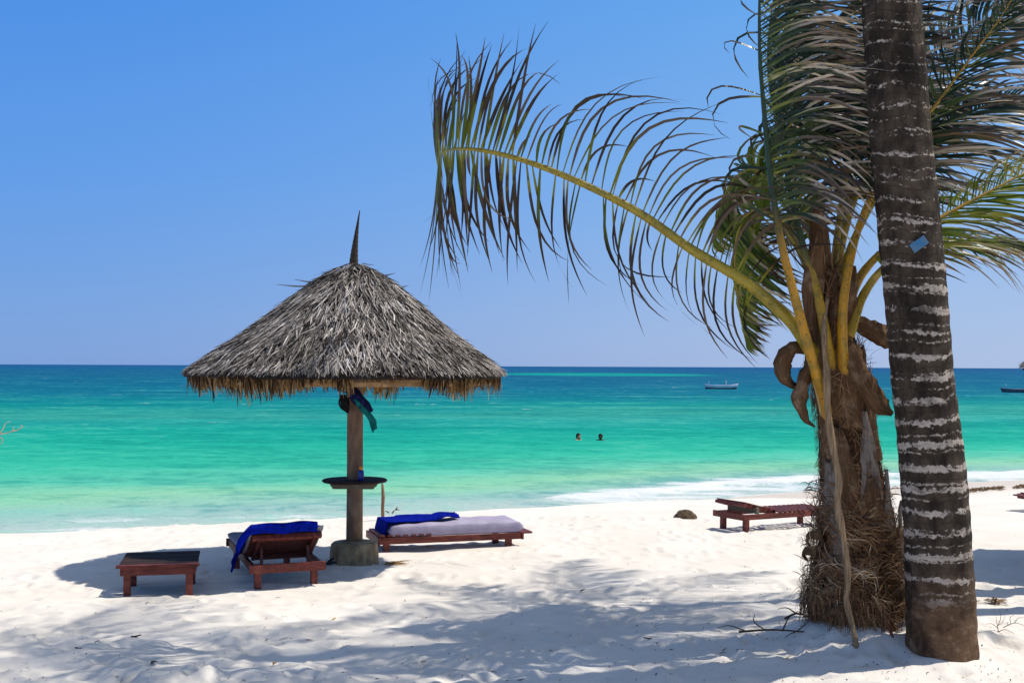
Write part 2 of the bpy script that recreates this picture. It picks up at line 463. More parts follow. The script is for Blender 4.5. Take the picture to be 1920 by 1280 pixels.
def sheath_mat(name, c1, c2, c3):
    t = NT(name); uv = t.n('ShaderNodeUVMap'); uv.uv_map = 'UVMap'
    co = t.n('ShaderNodeTexCoord').outputs['Object']
    g = t.noise(t.mapping(uv.outputs[0], (2.2, 26, 1)), 1, 5, .7, .8); n = t.noise(co, 7, 5, .65); f = t.noise(t.mapping(uv.outputs[0], (5, 90, 1)), 1, 3, .6)
    col = t.mix(t.sstep(g, .3, .66), c1, c2); col = t.mix(t.math('MULTIPLY', t.sstep(n, .48, .66), .8), col, c3)
    col = t.mix(t.math('MULTIPLY', t.sstep(f, .56, .66), .55), col, (.02, .014, .01, 1))
    t.bsdf(col, .9, t.bump(t.math('ADD', g, f), 1.0, .02), .12); return t.m
M_SHEATH = sheath_mat('dry_leaf_base', srgb(160, 122, 88), srgb(98, 70, 48), srgb(182, 150, 116))
M_BOOT = sheath_mat('grey_leaf_base', srgb(206, 194, 182), srgb(150, 130, 114), srgb(118, 90, 68))
M_STALK = simple('bleached_stalk', srgb(166, 140, 108), srgb(112, 90, 66), 6, .85, .6, .006, (12, 12, 1))
M_CORE = simple('fibrous_trunk', srgb(96, 68, 44), srgb(52, 36, 26), 9, .95, .9, .02, (1, 1, 3))
M_FIBRE = strand_mat('palm_fibre', [(0, srgb(70, 48, 34)), (.4, srgb(132, 98, 68)), (.75, srgb(180, 144, 104)), (1, srgb(222, 198, 166))], rough=.85, spec=.15)

def bark_mat():
    t = NT('ringed_palm_bark')
    co = t.n('ShaderNodeTexCoord').outputs['Object']
    sp = t.n('ShaderNodeSeparateXYZ'); t.l(co, sp.inputs[0])
    uv = t.n('ShaderNodeUVMap'); uv.uv_map = 'UVMap'
    us = t.n('ShaderNodeSeparateXYZ'); t.l(uv.outputs[0], us.inputs[0])
    z = us.outputs[1]                                # metres up the trunk
    wob = t.noise(t.mapping(co, (1.7, 1.7, .8)), 1, 3, .5)
    wob2 = t.noise(t.mapping(co, (11, 11, 9)), 1, 4, .6)
    zz = t.math('ADD', z, t.math('ADD', t.math('MULTIPLY', t.math('SUBTRACT', wob, .5), .24), t.math('MULTIPLY', t.math('SUBTRACT', wob2, .5), .06)))
    big = t.noise(t.mapping(co, (3.2, 3.2, 4.5), (4, 1, 2)), 1, 4, .6)
    fine = t.noise(t.mapping(co, (30, 30, 38)), 1, 6, .72)
    wid = t.math('MULTIPLY', t.sstep(big, .28, .62), .275)
    wid = t.math('MULTIPLY', wid, t.math('ADD', .40, t.math('MULTIPLY', t.sstep(z, 4.6, 2.2), .56)))
    def bands(per, off, k):
        ph = t.math('ABSOLUTE', t.math('SUBTRACT', t.math('FRACT', t.math('ADD', t.math('DIVIDE', zz, per), off)), .5))
        d = t.math('SUBTRACT', t.math('MULTIPLY', wid, k), ph)
        d = t.math('ADD', d, t.math('MULTIPLY', t.math('SUBTRACT', fine, .54), .74))
        return t.sstep(d, .0, .07)
    band = t.math('MAXIMUM', bands(.172, 0, .85), t.math('MULTIPLY', bands(.121, .4, .42), .8))
    low = t.sstep(t.math('ADD', z, t.math('MULTIPLY', big, .5)), .60, .86)
    lich = t.math('MULTIPLY', band, low)
    n = t.noise(t.mapping(co, (10, 10, 5)), 1, 5, .65)
    col = t.mix(t.sstep(n, .3, .7), srgb(44, 37, 31), srgb(86, 74, 62))
    col = t.mix(t.math('MULTIPLY', t.sstep(z, .75, .1), .6), col, srgb(128, 96, 70))
    col = t.mix(t.math('MULTIPLY', t.sstep(fine, .6, .72), .5), col, srgb(36, 30, 28))
    stn = t.noise(t.mapping(co, (3.5, 3.5, 1.6), (9, 2, 4)), 1, 5, .65)
    col = t.mix(t.math('MULTIPLY', t.sstep(stn, .5, .66), .75), col, srgb(26, 22, 20))
    lich = t.math('MULTIPLY', lich, t.math('SUBTRACT', 1.0, t.math('MULTIPLY', t.sstep(stn, .54, .66), .8)))
    col = t.mix(lich, col, t.mix(n, srgb(208, 194, 180), srgb(158, 144, 130)))
    bs = t.noise(t.mapping(co, (6, 6, 9), (1, 5, 2)), 1, 6, .7)
    col = t.mix(t.math('MULTIPLY', t.math('MULTIPLY', t.sstep(bs, .5, .62), t.sstep(z, 1.0, .3)), .7), col, srgb(58, 44, 36))
    col = t.mix(t.math('MULTIPLY', t.math('MULTIPLY', t.sstep(bs, .46, .34), t.sstep(z, .9, .2)), .6), col, srgb(150, 124, 98))
    crk = t.noise(t.mapping(co, (40, 40, 5)), 1, 4, .6)
    col = t.mix(t.math('MULTIPLY', t.sstep(crk, .56, .74), .35), col, srgb(30, 25, 22))
    rngs = t.math('FRACT', t.math('DIVIDE', zz, .086))
    col = t.mix(t.math('MULTIPLY', t.math('MULTIPLY', t.sstep(rngs, .22, .0), t.math('MULTIPLY', t.sstep(n, .42, .6), t.sstep(z, .4, 1.0))), .5), col, srgb(28, 24, 21))
    hgt = t.math('ADD', t.math('MULTIPLY', n, .6), t.math('ADD', t.math('MULTIPLY', fine, .45), t.math('ADD', t.math('MULTIPLY', rngs, .3), t.math('MULTIPLY', crk, -.3))))
    t.bsdf(col, .9, t.bump(hgt, 1.0, .03), .15)
    return t.m
M_BARK = bark_mat()

# ------------------------------------------------------------------ world, sun, view
SUN_EL, SUN_AZ = R(58.5), R(15)          # sun to the right and a little beyond the scene; AZ from +x towards +y
sun_dir = Vector((math.cos(SUN_EL) * math.cos(SUN_AZ), math.cos(SUN_EL) * math.sin(SUN_AZ), math.sin(SUN_EL)))
wd = bpy.data.worlds.new('World'); sc.world = wd; wd.use_nodes = True
wt = wd.node_tree; wt.nodes.clear()
sky = wt.nodes.new('ShaderNodeTexSky'); sky.sky_type = 'NISHITA'; sky.sun_disc = False
sky.sun_elevation = SUN_EL; sky.sun_rotation = math.pi / 2 - SUN_AZ
sky.air_density = 1.0; sky.dust_density = .35; sky.ozone_density = 1.2; sky.altitude = 0
hs = wt.nodes.new('ShaderNodeHueSaturation'); hs.inputs['Saturation'].default_value = .7
bg = wt.nodes.new('ShaderNodeBackground'); bg.inputs[1].default_value = .12
wo = wt.nodes.new('ShaderNodeOutputWorld')
class WT(NT):
    def __init__(s, t): s.t = t
w_ = WT(wt)
tc = w_.n('ShaderNodeTexCoord').outputs['Generated']
sx_ = w_.n('ShaderNodeSeparateXYZ'); w_.l(tc, sx_.inputs[0])
SB = 1 / .12
def sk(r, g, b): c = srgb(r, g, b); return (c[0], c[1], c[2], 1)
lo_l = w_.ramp(sx_.outputs[2], [(0, sk(98, 150, 222)), (.06, sk(90, 150, 226)), (.16, sk(72, 148, 234)), (.30, sk(52, 138, 234)), (.6, sk(50, 120, 212))])
lo_r = w_.ramp(sx_.outputs[2], [(0, sk(160, 186, 230)), (.06, sk(150, 183, 232)), (.16, sk(124, 178, 238)), (.30, sk(96, 170, 242)), (.6, sk(70, 140, 224))])
grad = w_.mix(w_.sstep(sx_.outputs[0], -.50, .50), lo_l, lo_r)
vs = w_.n('ShaderNodeVectorMath', operation='SCALE'); w_.l(grad, vs.inputs[0]); vs.inputs['Scale'].default_value = SB
wt.links.new(sky.outputs[0], hs.inputs['Color'])
fin = w_.mix(w_.math('MULTIPLY', w_.sstep(sx_.outputs[2], .75, .35), .85), hs.outputs[0], vs.outputs[0])
wt.links.new(fin, bg.inputs[0]); wt.links.new(bg.outputs[0], wo.inputs[0])
sl = bpy.data.lights.new('sun', 'SUN'); sl.energy = 4.3; sl.angle = R(.53); sl.color = (1, .94, .85)
so = bpy.data.objects.new('sun', sl); COL.objects.link(so)
so.rotation_euler = sun_dir.to_track_quat('Z', 'Y').to_euler(); so.location = (20, 5, 30)
sc.view_settings.view_transform = 'Standard'; sc.view_settings.look = 'None'
sc.view_settings.exposure = 0; sc.view_settings.gamma = 1

# ------------------------------------------------------------------ sand sheet
def spaced(parts):
    out = []
    for a, b, st in parts: out += list(np.arange(a, b, st))
    out.append(parts[-1][1]); return np.array(out)

gx = spaced([(-900, -100, 200), (-100, -30, 10), (-30, -12, 1.5), (-12, -6.6, .14), (-6.6, 6.6, .036), (6.6, 14, .14), (14, 30, 1.0), (30, 100, 10), (100, 900, 200)])
gy = spaced([(-900, -100, 200), (-100, -10, 10), (-10, 6.5, .8), (6.5, 14.5, .036), (14.5, 24, .09), (24, 40, .3), (40, 100, 10), (100, 900, 200)])
XX, YY = np.meshgrid(gx, gy)
ZZ = hbase(XX, YY)
Sd = (shore(XX) - YY) * .9
act = sstep(.6, 2.5, Sd) * sstep(60, 20, np.hypot(XX, YY))
far = sstep(12, 20, YY)
U = .050 * perlin(XX / 1.9, YY / .75, 1) + .026 * perlin(XX / .8, YY / .30, 2) + .013 * perlin(XX / .28, YY / .12, 3)
rid = 1 - np.abs(perlin(XX / .8 + .3 * perlin(XX, YY, 9), YY / .36, 5)) * 2
U = U + .016 * rid * sstep(-.2, .4, perlin(XX / 2.5, YY / 1.5, 6))
ZZ = ZZ + U * act * (1 - .55 * far)
for _ in range(1300):                    # trampled hollows
    cx, cy = rng.uniform(-6.6, 7), 8 + 12 * rng.random() ** 1.5
    a, b = rng.uniform(.08, .17), rng.uniform(.045, .09); dep = rng.uniform(.010, .038); th = rng.uniform(0, math.pi)
    i0, i1 = np.searchsorted(gy, [cy - .5, cy + .5]); j0, j1 = np.searchsorted(gx, [cx - .5, cx + .5])
    X_ = XX[i0:i1, j0:j1] - cx; Y_ = YY[i0:i1, j0:j1] - cy
    q = ((X_ * math.cos(th) + Y_ * math.sin(th)) / a) ** 2 + ((-X_ * math.sin(th) + Y_ * math.cos(th)) / b) ** 2
    ZZ[i0:i1, j0:j1] += dep * (-np.exp(-q) + .55 * np.exp(-(np.sqrt(q) - 1.5) ** 2 / .3)) * act[i0:i1, j0:j1]

def grid_mesh(name, X, Y, Z, mat, attrs=None):
    n, m = X.shape
    me = bpy.data.meshes.new(name)
    idx = np.arange(n * m).reshape(n, m)
    q = np.stack([idx[:-1, :-1], idx[:-1, 1:], idx[1:, 1:], idx[1:, :-1]], -1).reshape(-1, 4)
    me.vertices.add(n * m); me.vertices.foreach_set('co', np.stack([X, Y, Z], -1).astype(np.float32).ravel())
    me.loops.add(q.size); me.loops.foreach_set('vertex_index', q.astype(np.int32).ravel())
    me.polygons.add(len(q)); me.polygons.foreach_set('loop_start', (np.arange(len(q)) * 4).astype(np.int32))
    me.polygons.foreach_set('use_smooth', np.ones(len(q), bool))
    me.update(calc_edges=True)
    for k, a in (attrs or {}).items():
        at = me.attributes.new(k, 'FLOAT', 'POINT'); at.data.foreach_set('value', a.astype(np.float32).ravel())
    me.materials.append(mat)
    o = bpy.data.objects.new(name, me); COL.objects.link(o); return o
tag(grid_mesh('sand', XX, YY, ZZ, M_SAND), kind='structure')

def zg(x, y):
    """height of the finished sand at a point"""
    j = min(max(np.searchsorted(gx, x), 1), len(gx) - 1); i = min(max(np.searchsorted(gy, y), 1), len(gy) - 1)
    return float(ZZ[i - 1:i + 1, j - 1:j + 1].mean())
def GS(px, py):
    p = G(px, py); return Vector((p.x, p.y, zg(p.x, p.y)))

# ------------------------------------------------------------------ sea sheet
yy = np.concatenate([np.arange(-30, 16, 4.0), np.arange(16, 44, .14), 44 * (1.012 ** np.arange(0, 260)), 1000 * 1.25 ** np.arange(0, 15)])
xa = np.concatenate([np.arange(-14, 24, .22)])
xl = -14 - np.cumsum(.3 * 1.09 ** np.arange(0, 96)); xr = 24 + np.cumsum(.3 * 1.09 ** np.arange(0, 96))
xx = np.concatenate([xl[::-1], xa, xr])
SX, SY = np.meshgrid(xx, yy)
base_shore = np.interp(SX, _sx, _sy)
k = sstep(24, 60, SY)
seaward = SY - (shore(SX) * (1 - k) + (23 + .07 * np.clip(SX, -200, 200)) * k)
damp = sstep(400, 60, SY)
WV = .05 * perlin(SX / 5, SY / 1.3, 12) + .035 * perlin(SX / 1.8, SY / .6, 13) + .09 * perlin(SX / 14, SY / 3.5, 14)
WV *= damp * sstep(.0, 4, seaward)
sright = sstep(-2, 3, SX)
crest = np.exp(-((seaward - 3.2 - .7 * perlin(SX / 3, SX * 0 + .5, 15)) / .55) ** 2) * sright
SZ = WZ + WV + .16 * crest * (.6 + .6 * perlin(SX / 1.6, SX * 0 + 2.5, 16))
foam = np.zeros_like(SX) - .2
wide = sstep(6.6, 4.2, seaward + .6 * perlin(SX / 2, SY / 2, 17)) * sright
foam = foam + wide * (.56 + .35 * perlin(SX / 2.2, SY / .8, 18)) + .25 * crest
foam = foam - .5 * sstep(.9, .1, seaward) * sright
foam = np.maximum(foam, .36 * np.exp(-((seaward - .25) / .45) ** 2))
patchy = sstep(.05, .4, perlin(SX / 3.5, SY / 1.2, 19)) * sstep(8, 2, seaward) * sstep(2, -1, SX)
foam = np.maximum(foam, .36 * patchy - .02)
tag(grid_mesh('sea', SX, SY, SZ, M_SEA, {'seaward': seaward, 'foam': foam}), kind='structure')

# ------------------------------------------------------------------ thatched umbrella
def make_umbrella(origin):
    t = thing('thatched_umbrella', 'whole grey thatched beach umbrella with a spike on top, standing between two sun loungers', 'beach umbrella', origin, 0, 'thatched umbrellas on the beach')
    rr = random.Random(5)
    sc_ = origin[1] / F
    prof = [(a_ * sc_ * .965, CAMZ - (y_ - 685.2) * sc_ - origin[2]) for a_, y_ in ((0, 497), (14, 499), (40, 511), (72, 531), (86, 541), (118, 565), (141, 584), (200, 630), (262, 672), (300, 700))]
    RR = prof[-1][0]; ZR = prof[-1][1]; ZT = prof[0][1]
    def zr(r): return float(np.interp(r, [q[0] for q in prof], [q[1] for q in prof]))
    OFF = -.10                                              # the roof sits a little off its pole
    def lean(mb):
        mb.v = [(x_ + OFF * min(1, math.hypot(x_, y_) / RR), y_, z_) for x_, y_, z_ in mb.v]
    # fluted concrete foot
    b = MB(); nfl = 18
    b.lathe([(.300, -.1), (.292, .0), (.285, .14), (.275, .23), (.262, .255), (.11, .275)], 144, rfun=lambda th, i: 1 + (.06 * abs(math.cos(nfl / 2 * th)) if i < 4 else 0))
    b.build('foot', M_CONC, t, True)
    p = MB(); p.lathe([(.104, .2), (.101, .8), (.1, 1.2), (.1, 1.7), (.098, 2.3), (.07, ZT - .1)], 28, rfun=lambda th, i: 1 + .02 * math.sin(3 * th + i))
    p.build('pole', M_POLE, t, True)
    # round shelf on the pole, with its braces below
    s = MB(); s.lathe([(.1, 1.005), (.395, 1.005), (.405, 1.015), (.405, 1.03), (.395, 1.037), (.1, 1.037)], 48, cap=False)
    sh = s.build('shelf', M_DARKWOOD, t)
    for sy in (-1, 1):
        br = MB(); br.beam((-.30, sy * .125, .965), (.30, sy * .125, .965), .04, .075)
        br.v = [(x_ * (.84 if z_ < .965 else 1), y_, z_) for x_, y_, z_ in br.v]
        br.build('shelf_brace', M_GREYWOOD, sh, bevel=.004)
    # roof frame
    for k in range(14):
        a = 2 * math.pi * (k + .3) / 14; f = MB()
        pts = [(r_ * math.cos(a), r_ * math.sin(a), zr(min(r_, RR)) - .11 - .05 * (r_ / RR) ** 2) for r_ in (.09, .5, .95, 1.4, RR - .05)]
        f.tube(pts, [.028, .03, .03, .028, .026], 8); lean(f); f.build('rafter', M_PALEWOOD, t, True)
    for rad, dz in ((RR - .22, .28), (.95, .19)):
        rg = MB(); n = 14; ps = [Vector((rad * math.cos(2 * math.pi * (k + .3) / n), rad * math.sin(2 * math.pi * (k + .3) / n), zr(rad) - dz)) for k in range(n)]
        for k in range(n): rg.beam(ps[k], ps[(k + 1) % n], .035, .05)
        lean(rg); rg.build('ring_beam', M_PALEWOOD, t, bevel=.004)
    # thatch shell
    core = MB()
    pr = [(max(r_, .02), z_) for r_, z_ in prof] + [(RR + .01, ZR - .04), (RR - .05, ZR - .06), (RR - .35, zr(RR - .35) - .07), (1.0, zr(1.0) - .08), (.35, zr(.35) - .09), (.05, ZT - .15)]
    core.lathe(pr, 72, rfun=lambda th, i: 1 + .012 * math.sin(5 * th + i) + .008 * math.sin(13 * th), cap=False)
    lean(core); th = core.build('thatch', M_THATCHCORE, t, True)
    st = MB(); camdir = math.atan2(-origin[1], -origin[0])
    for i in range(13500):
        q = math.sqrt(rr.random()); r0 = q * RR
        a = rr.uniform(0, 2 * math.pi); L = min(rr.uniform(.12, .36), (RR - r0) / .82 + rr.uniform(.015, .06))
        skew = rr.gauss(0, .27); lift = abs(rr.gauss(0, .022)); base = rr.uniform(.0, .03)
        clump = float(perlin(a * r0 * 3.1 + 50, r0 * 2.2, 21)); clump2 = float(perlin(a * r0 * 9 + 5, r0 * 5, 22))
        pts = []
        for k in range(3):
            s_ = k / 2; r_ = r0 + L * .82 * s_; aa = a + skew * L * s_ / max(r0 + .15, .3)
            z_ = zr(min(r_, RR)) - max(0, r_ - RR) * 1.3
            nrm = base + lift * s_ * s_ + .012
            pts.append(Vector(((r_ + nrm * .55) * math.cos(aa), (r_ + nrm * .55) * math.sin(aa), z_ + nrm * .8)))
        tw = rr.uniform(-.6, .6)
        d = (pts[2] - pts[0]).normalized(); side = d.cross(Vector((math.cos(a) * .6, math.sin(a) * .6, .8))).normalized()
        side = (side + d.cross(side) * tw).normalized()
        w = rr.uniform(.004, .0105)
        u = min(1, max(0, rr.random() * .72 + .07 + .65 * clump + .6 * clump2))
        st.ribbon(pts, side, [w, w * .9, w * .25], u)
    # stray blades that stick out near the top
    for (a, r_, dz, ln) in ((math.pi + .1, .5, .03, .45), (math.pi - .2, .42, .06, .35), (math.pi + .5, .34, .16, .1), (.2, .5, .05, .2), (-.3, .3, .05, .25), (math.pi + .2, .3, .2, .12)):
        p0 = Vector((r_ * math.cos(a), r_ * math.sin(a), zr(r_) - .02)); d = Vector((math.cos(a), math.sin(a) * .3, dz * 2 - .05)).normalized()
        st.ribbon([p0, p0 + d * ln * .5, p0 + d * ln + Vector((0, 0, .02))], Vector((0, .3, 1)).normalized(), [.012, .01, .002], .35)
    lean(st); st.build('thatch_blades', M_THATCH, th)
    # dark edge and brown hanging fringe
    fr = MB()
    for i in range(7000):
        a = rr.uniform(0, 2 * math.pi)
        rel = (a - camdir + math.pi) % (2 * math.pi) - math.pi      # 0 = towards the open foreground, + = counter-clockwise
        gap = .04 < rel < .50
        r0 = rr.uniform(RR - .24, RR)
        L = rr.uniform(.13, .28) * (.8 + .9 * float(perlin(a * 6, 3.3, 23)) + .5 * float(perlin(a * 17, 1.3, 24)))
        back = abs(rel) > 2.2
        if back: L *= 1.45
        if gap:
            if r0 < RR - .06: continue
            L *= .12
        z0 = zr(r0) - .03 - (RR - r0) * .12
        ri = rr.uniform(-.75, .12); d = Vector((math.cos(a) * ri, math.sin(a) * ri, -1)).normalized()
        tang = Vector((-math.sin(a), math.cos(a), 0))
        d = (d + tang * rr.gauss(0, .16)).normalized()
        p0 = Vector((r0 * math.cos(a), r0 * math.sin(a), z0))
        p1 = p0 + d * L * .5; p2 = p1 + (d + Vector((0, 0, -.3))).normalized() * L * .5
        wv = (tang + Vector((math.cos(a), math.sin(a), 0)) * rr.uniform(-.7, .7)).normalized()
        w = rr.uniform(.005, .012)
        fr.ribbon([p0, p1, p2], wv, [w, w, w * .4], min(1, max(0, rr.random() * .9 + .05 - (.35 if r0 > RR - .03 else 0))))
    lean(fr); fr.build('thatch_fringe', M_FRINGE, th)
    sp = MB(); n = 40; pts = []; rad = []
    for k in range(n):
        q = k / (n - 1); pts.append((-.035 + .075 * q ** 1.5, 0, ZT - .06 + .75 * q)); rad.append((.058 * (1 - q) ** 1.15 + .006) * (1 + .05 * math.sin(k * 2.1)))
    sp.tube(pts, rad, 10); sp.build('finial', M_ROPE, t, True)
    return t
ub = GS(664, 1054); ub.z = float(hbase(ub.x, ub.y))
umb = make_umbrella(ub)
u2 = copy_tree(umb); d2 = 14.3
u2.location = P(1906, 700, d2) + Vector((2.13, 0, 0)); u2.location.z = float(hbase(u2.location.x, d2)) + .12
u2.rotation_euler = (0, 0, 2.2)
u2['label'] = 'thatched umbrella at the right edge, only the brown tips of its roof rim showing'

# things on and round the umbrella
UX, UY, UZ = ub
def tri_sheet(name, rows, mat, parent=None, thick=.006, n=14):
    """cloth from a few rows of control points"""
    cols = [catmull(r_, n) for r_ in rows]
    g2 = [catmull([c[j] for c in cols], 10) for j in range(n)]
    g2 = [[p + Vector((0, .012 * math.sin(i * 2.1 + j * .7), .008 * math.sin(j * 1.9 + i))) for j, p in enumerate(row)] for i, row in enumerate(g2)]
    m = MB(); m.sheet(g2, thick); return m.build(name, mat, parent, True)
dc = UY - .16
t = thing('hung_clothes', 'navy and teal wet clothes knotted round the pole just under the thatch', 'clothes', (0, 0, 0))
tri_sheet('navy_cloth', [[P(646, 735, dc), P(660, 752, dc - .03), P(676, 768, dc), P(690, 774, dc + .05)], [P(658, 728, dc), P(672, 742, dc - .06), P(686, 758, dc - .02), P(697, 772, dc + .03)], [P(668, 726, dc + .05), P(676, 736, dc + .02), P(690, 752, dc + .06), P(700, 768, dc + .08)]], M_NAVY, t)
tri_sheet('teal_cloth', [[P(662, 750, dc - .05), P(676, 770, dc), P(690, 786, dc + .04), P(699, 812, dc + .06)], [P(668, 748, dc - .07), P(684, 766, dc - .03), P(697, 782, dc + .02), P(702, 806, dc + .04)], [P(672, 752, dc - .02), P(690, 768, dc + .03), P(704, 786, dc + .06), P(707, 804, dc + .08)]], M_TEAL, t)
m = MB()
for k in range(3):
    m.tube(catmull([P(640 + 3 * k, 742, dc + .03), P(636 + 4 * k, 756, dc - .03), P(644 + 3 * k, 768 + 2 * k, dc - .02), P(654, 762 + 3 * k, dc - .03), P(652, 744, dc)], 16), .012, 6)
m.sheet([catmull([P(638 + 4 * i, 740, dc - .03 * (i % 2)), P(640 + 4 * i, 752, dc - .05), P(646 + 3 * i, 766, dc - .02 * i)], 8) for i in range(4)], .01)
m.build('black_strap', M_BLACK, t, True)
t = thing('sunscreen_bottle', 'small blue bottle with an orange cap on the pole shelf', 'bottle', (P(677, 896, UY - .17).x, UY - .17, UZ + 1.037))
m = MB(); m.lathe([(.0, .0), (.034, .0), (.037, .01), (.037, .10), (.03, .125), (.02, .132)], 20); m.build('flask', M_BOTTLE, t, True)
m = MB(); m.lathe([(.022, .132), (.024, .135), (.024, .175), (.02, .18), (.0, .182)], 18); m.build('cap', M_ORANGE, t, True)
# sandal beside the foot, dead leaf scrap, stick in the sand behind
q = GS(614, 1064)
m = MB(); m.lathe([(.0, 0), (.045, 0), (.05, .01), (.045, .022), (0, .022)], 20)
m.v = [(x_ * 2.4, y_ * (1 + .15 * math.sin(x_ * 20)), z_) for x_, y_, z_ in m.v]
sd = thing('sandal', 'dark rubber sandal lying beside the concrete umbrella foot', 'sandal', q + Vector((0, 0, .005)), .5)
m.build('sole', M_RUBBER, sd, True)
m = MB(); m.tube(catmull([(.02, -.045, .02), (.06, -.02, .055), (.08, 0, .06), (.06, .02, .055), (.02, .045, .02)], 14), .009, 6); m.build('strap', M_RUBBER, sd, True)
q = GS(738, 1060); m = MB()
for k in range(26):
    a = rng.uniform(-.5, .5) + math.pi * .04; l = rng.uniform(.12, .3)
    p0 = q + Vector((rng.uniform(-.12, .0), rng.uniform(-.08, .08), .012 + rng.random() * .02))
    d = Vector((math.cos(a), math.sin(a), rng.uniform(-.02, .12)))
    m.ribbon([p0, p0 + d * l * .5, p0 + d * l - Vector((0, 0, .01))], Vector((-.4, .9, .3)).normalized(), [.008, .007, .001], rng.random())
tag(m.build('fallen_thatch', M_FRINGE), 'little heap of fallen brown thatch in the shadow right of the umbrella foot', 'dead leaves')
q = P(718, 966, 19.2); q.z = min(q.z, float(hbase(q.x, q.y)))
m = MB(); m.tube([q + Vector((0, 0, -.15)), P(717.5, 950, q.y), P(718.5, 930, q.y), P(717, 906, q.y)], [.030, .028, .030, .018], 8)
tag(m.build('upright_stick', M_STAKE, None, True), 'thin upright driftwood stick by the water, behind the umbrella pole', 'stick')
q = P(735, 962, 19.0); q.z = max(q.z, float(hbase(q.x, q.y))); m = MB()
for a, b in (((0, 0, 0), (.06, 0, .06)), ((.06, 0, .06), (.12, .02, .05)), ((.06, 0, .06), (.1, -.03, .11)), ((-.05, 0, .01), (-.12, .02, .03))):
    m.tube([q + Vector(a), q + (Vector(a) + Vector(b)) / 2 + Vector((0, 0, .01)), q + Vector(b)], [.012, .009, .004], 6)
tag(m.build('driftwood_twig', M_TWIG, None, True), 'tiny dark forked twig lying above the far end of the blue towel', 'twig')

# ------------------------------------------------------------------ loungers
def lounger(label, loc, rz, back=0.0, L=1.95, Wd=.68, hgt=.29, foot=.16, slat=.01, slz=.0085, bm=None, hinge=.72, Lb=.74):
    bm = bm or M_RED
    """x runs from head (0) to foot (L); hinge of the backrest at x = .72"""
    t = thing('sun_lounger', label, 'sun lounger', loc, rz, 'wooden sun loungers on the sand')
    hw = Wd / 2; zt = hgt; rh = .085
    for sy in (-1, 1):
        m = MB(); m.box((L / 2, sy * (hw - .02), zt - rh / 2), (L - .002, .04, rh)); m.build('side_rail', M_RED, t, bevel=.005)
    for x_ in (-.016, L + .016):
        m = MB(); m.box((x_, 0, zt - rh / 2 + .002), (.032, Wd + .05, rh + .01)); m.build('end_rail', M_RED, t, bevel=.005)
    for x_ in (.10, L - .16):
        for sy in (-1, 1):
            m = MB(); m.box((x_, sy * (hw - .078), (zt - .01) / 2 - .06), (.085, .07, zt - .01 + .12)); m.build('leg', M_RED, t, bevel=.005)
    m = MB(); n = 12; x0 = hinge + .04
    for k in range(n):
        x_ = x0 + (L - x0 - .05) * k / (n - 1); m.box((x_, 0, zt + slz), (.058, Wd - slat, .02))
    m.build('seat_slats', M_RED, t, bevel=.003)
    if foot:
        m = MB(); m.box((L + .032 + foot / 2, 0, zt - .012), (foot, Wd * .8, .026)); m.build('footboard', M_RED, t, bevel=.004)
    # backrest
    ca, sa = math.cos(back), math.sin(back)
    def B(v, u, w): return Vector((hinge - v * ca - w * sa * 0 - w * sa, u, zt + .014 + v * sa + w * ca)) if False else Vector((hinge - v * ca + w * sa, u, zt + .014 + v * sa + w * ca))
    Mx = Matrix(((-ca, 0, sa), (0, 1, 0), (sa, 0, ca)))
    m = MB()
    for sy in (-1, 1): m.box(B(Lb / 2, sy * (hw - .085), -.03), (Lb, .035, .055), Mx)
    m.box(B(.02, 0, -.03), (.036, Wd - .16, .05), Mx)
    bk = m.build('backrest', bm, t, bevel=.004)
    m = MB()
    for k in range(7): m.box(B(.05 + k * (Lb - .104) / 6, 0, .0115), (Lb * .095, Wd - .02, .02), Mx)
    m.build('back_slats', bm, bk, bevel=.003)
    m = MB(); m.box(B(Lb - .02, 0, -.028), (.06, Wd - .02, .05), Mx); m.build('head_rail', M_RED, bk, bevel=.004)
    if back > .3:
        for sy in (-1, 1):
            m = MB(); p0 = B(Lb * .6, sy * (hw - .13), -.05); m.beam(p0, (.16, sy * (hw - .13), zt - .06), .03, .04); m.build('strut', bm, t, bevel=.003)
        m = MB(); m.box((.16, 0, zt - .07), (.04, Wd - .085, .04)); m.build('strut_rest', M_RED, t)
    return t, B

def mattress(path, width, th, mat, name='mattress', rnd=.05, seed=1):
    """soft pad along a local path of (x, z) points; width across y"""
    pts = catmull([Vector((a, 0, b)) for a, b in path], 40); n = len(pts); m = MB(); rings = []
    for i, p in enumerate(pts):
        tg = (pts[min(i + 1, n - 1)] - pts[max(i - 1, 0)]).normalized(); nr = Vector((-tg.z, 0, tg.x))
        if nr.z < 0: nr = -nr
        e = min(i, n - 1 - i) / (n - 1) * 40 * .05 / rnd * .5
        k = min(1, math.sqrt(max(.0, 1 - (1 - min(1, e / 2)) ** 2)) + .25) if e < 2 else 1
        ring = []; K = 28
        for q in range(K):
            a = 2 * math.pi * q / K; c, s_ = math.cos(a), math.sin(a)
            se = lambda v, pw: math.copysign(abs(v) ** pw, v)
            y_ = se(c, .22) * width / 2 * (1 - .02 * (1 - k)); w_ = se(s_, .32) * th / 2 * k + th / 2
            w_ += .006 * math.sin(i * .9 + q) * (1 if s_ > 0 else 0) + (.008 * float(perlin(p.x * 4 + seed, y_ * 4, 31)) if s_ > 0 else 0)
            ring.append(m.vert(p + Vector((0, y_, 0)) + nr * w_))
        rings.append(ring)
    K = 28
    for i in range(n - 1):
        for q in range(K): m.face((rings[i][q], rings[i][(q + 1) % K], rings[i + 1][(q + 1) % K], rings[i + 1][q]))
    m.face(rings[0][::-1]); m.face(rings[-1])
    return m, pts

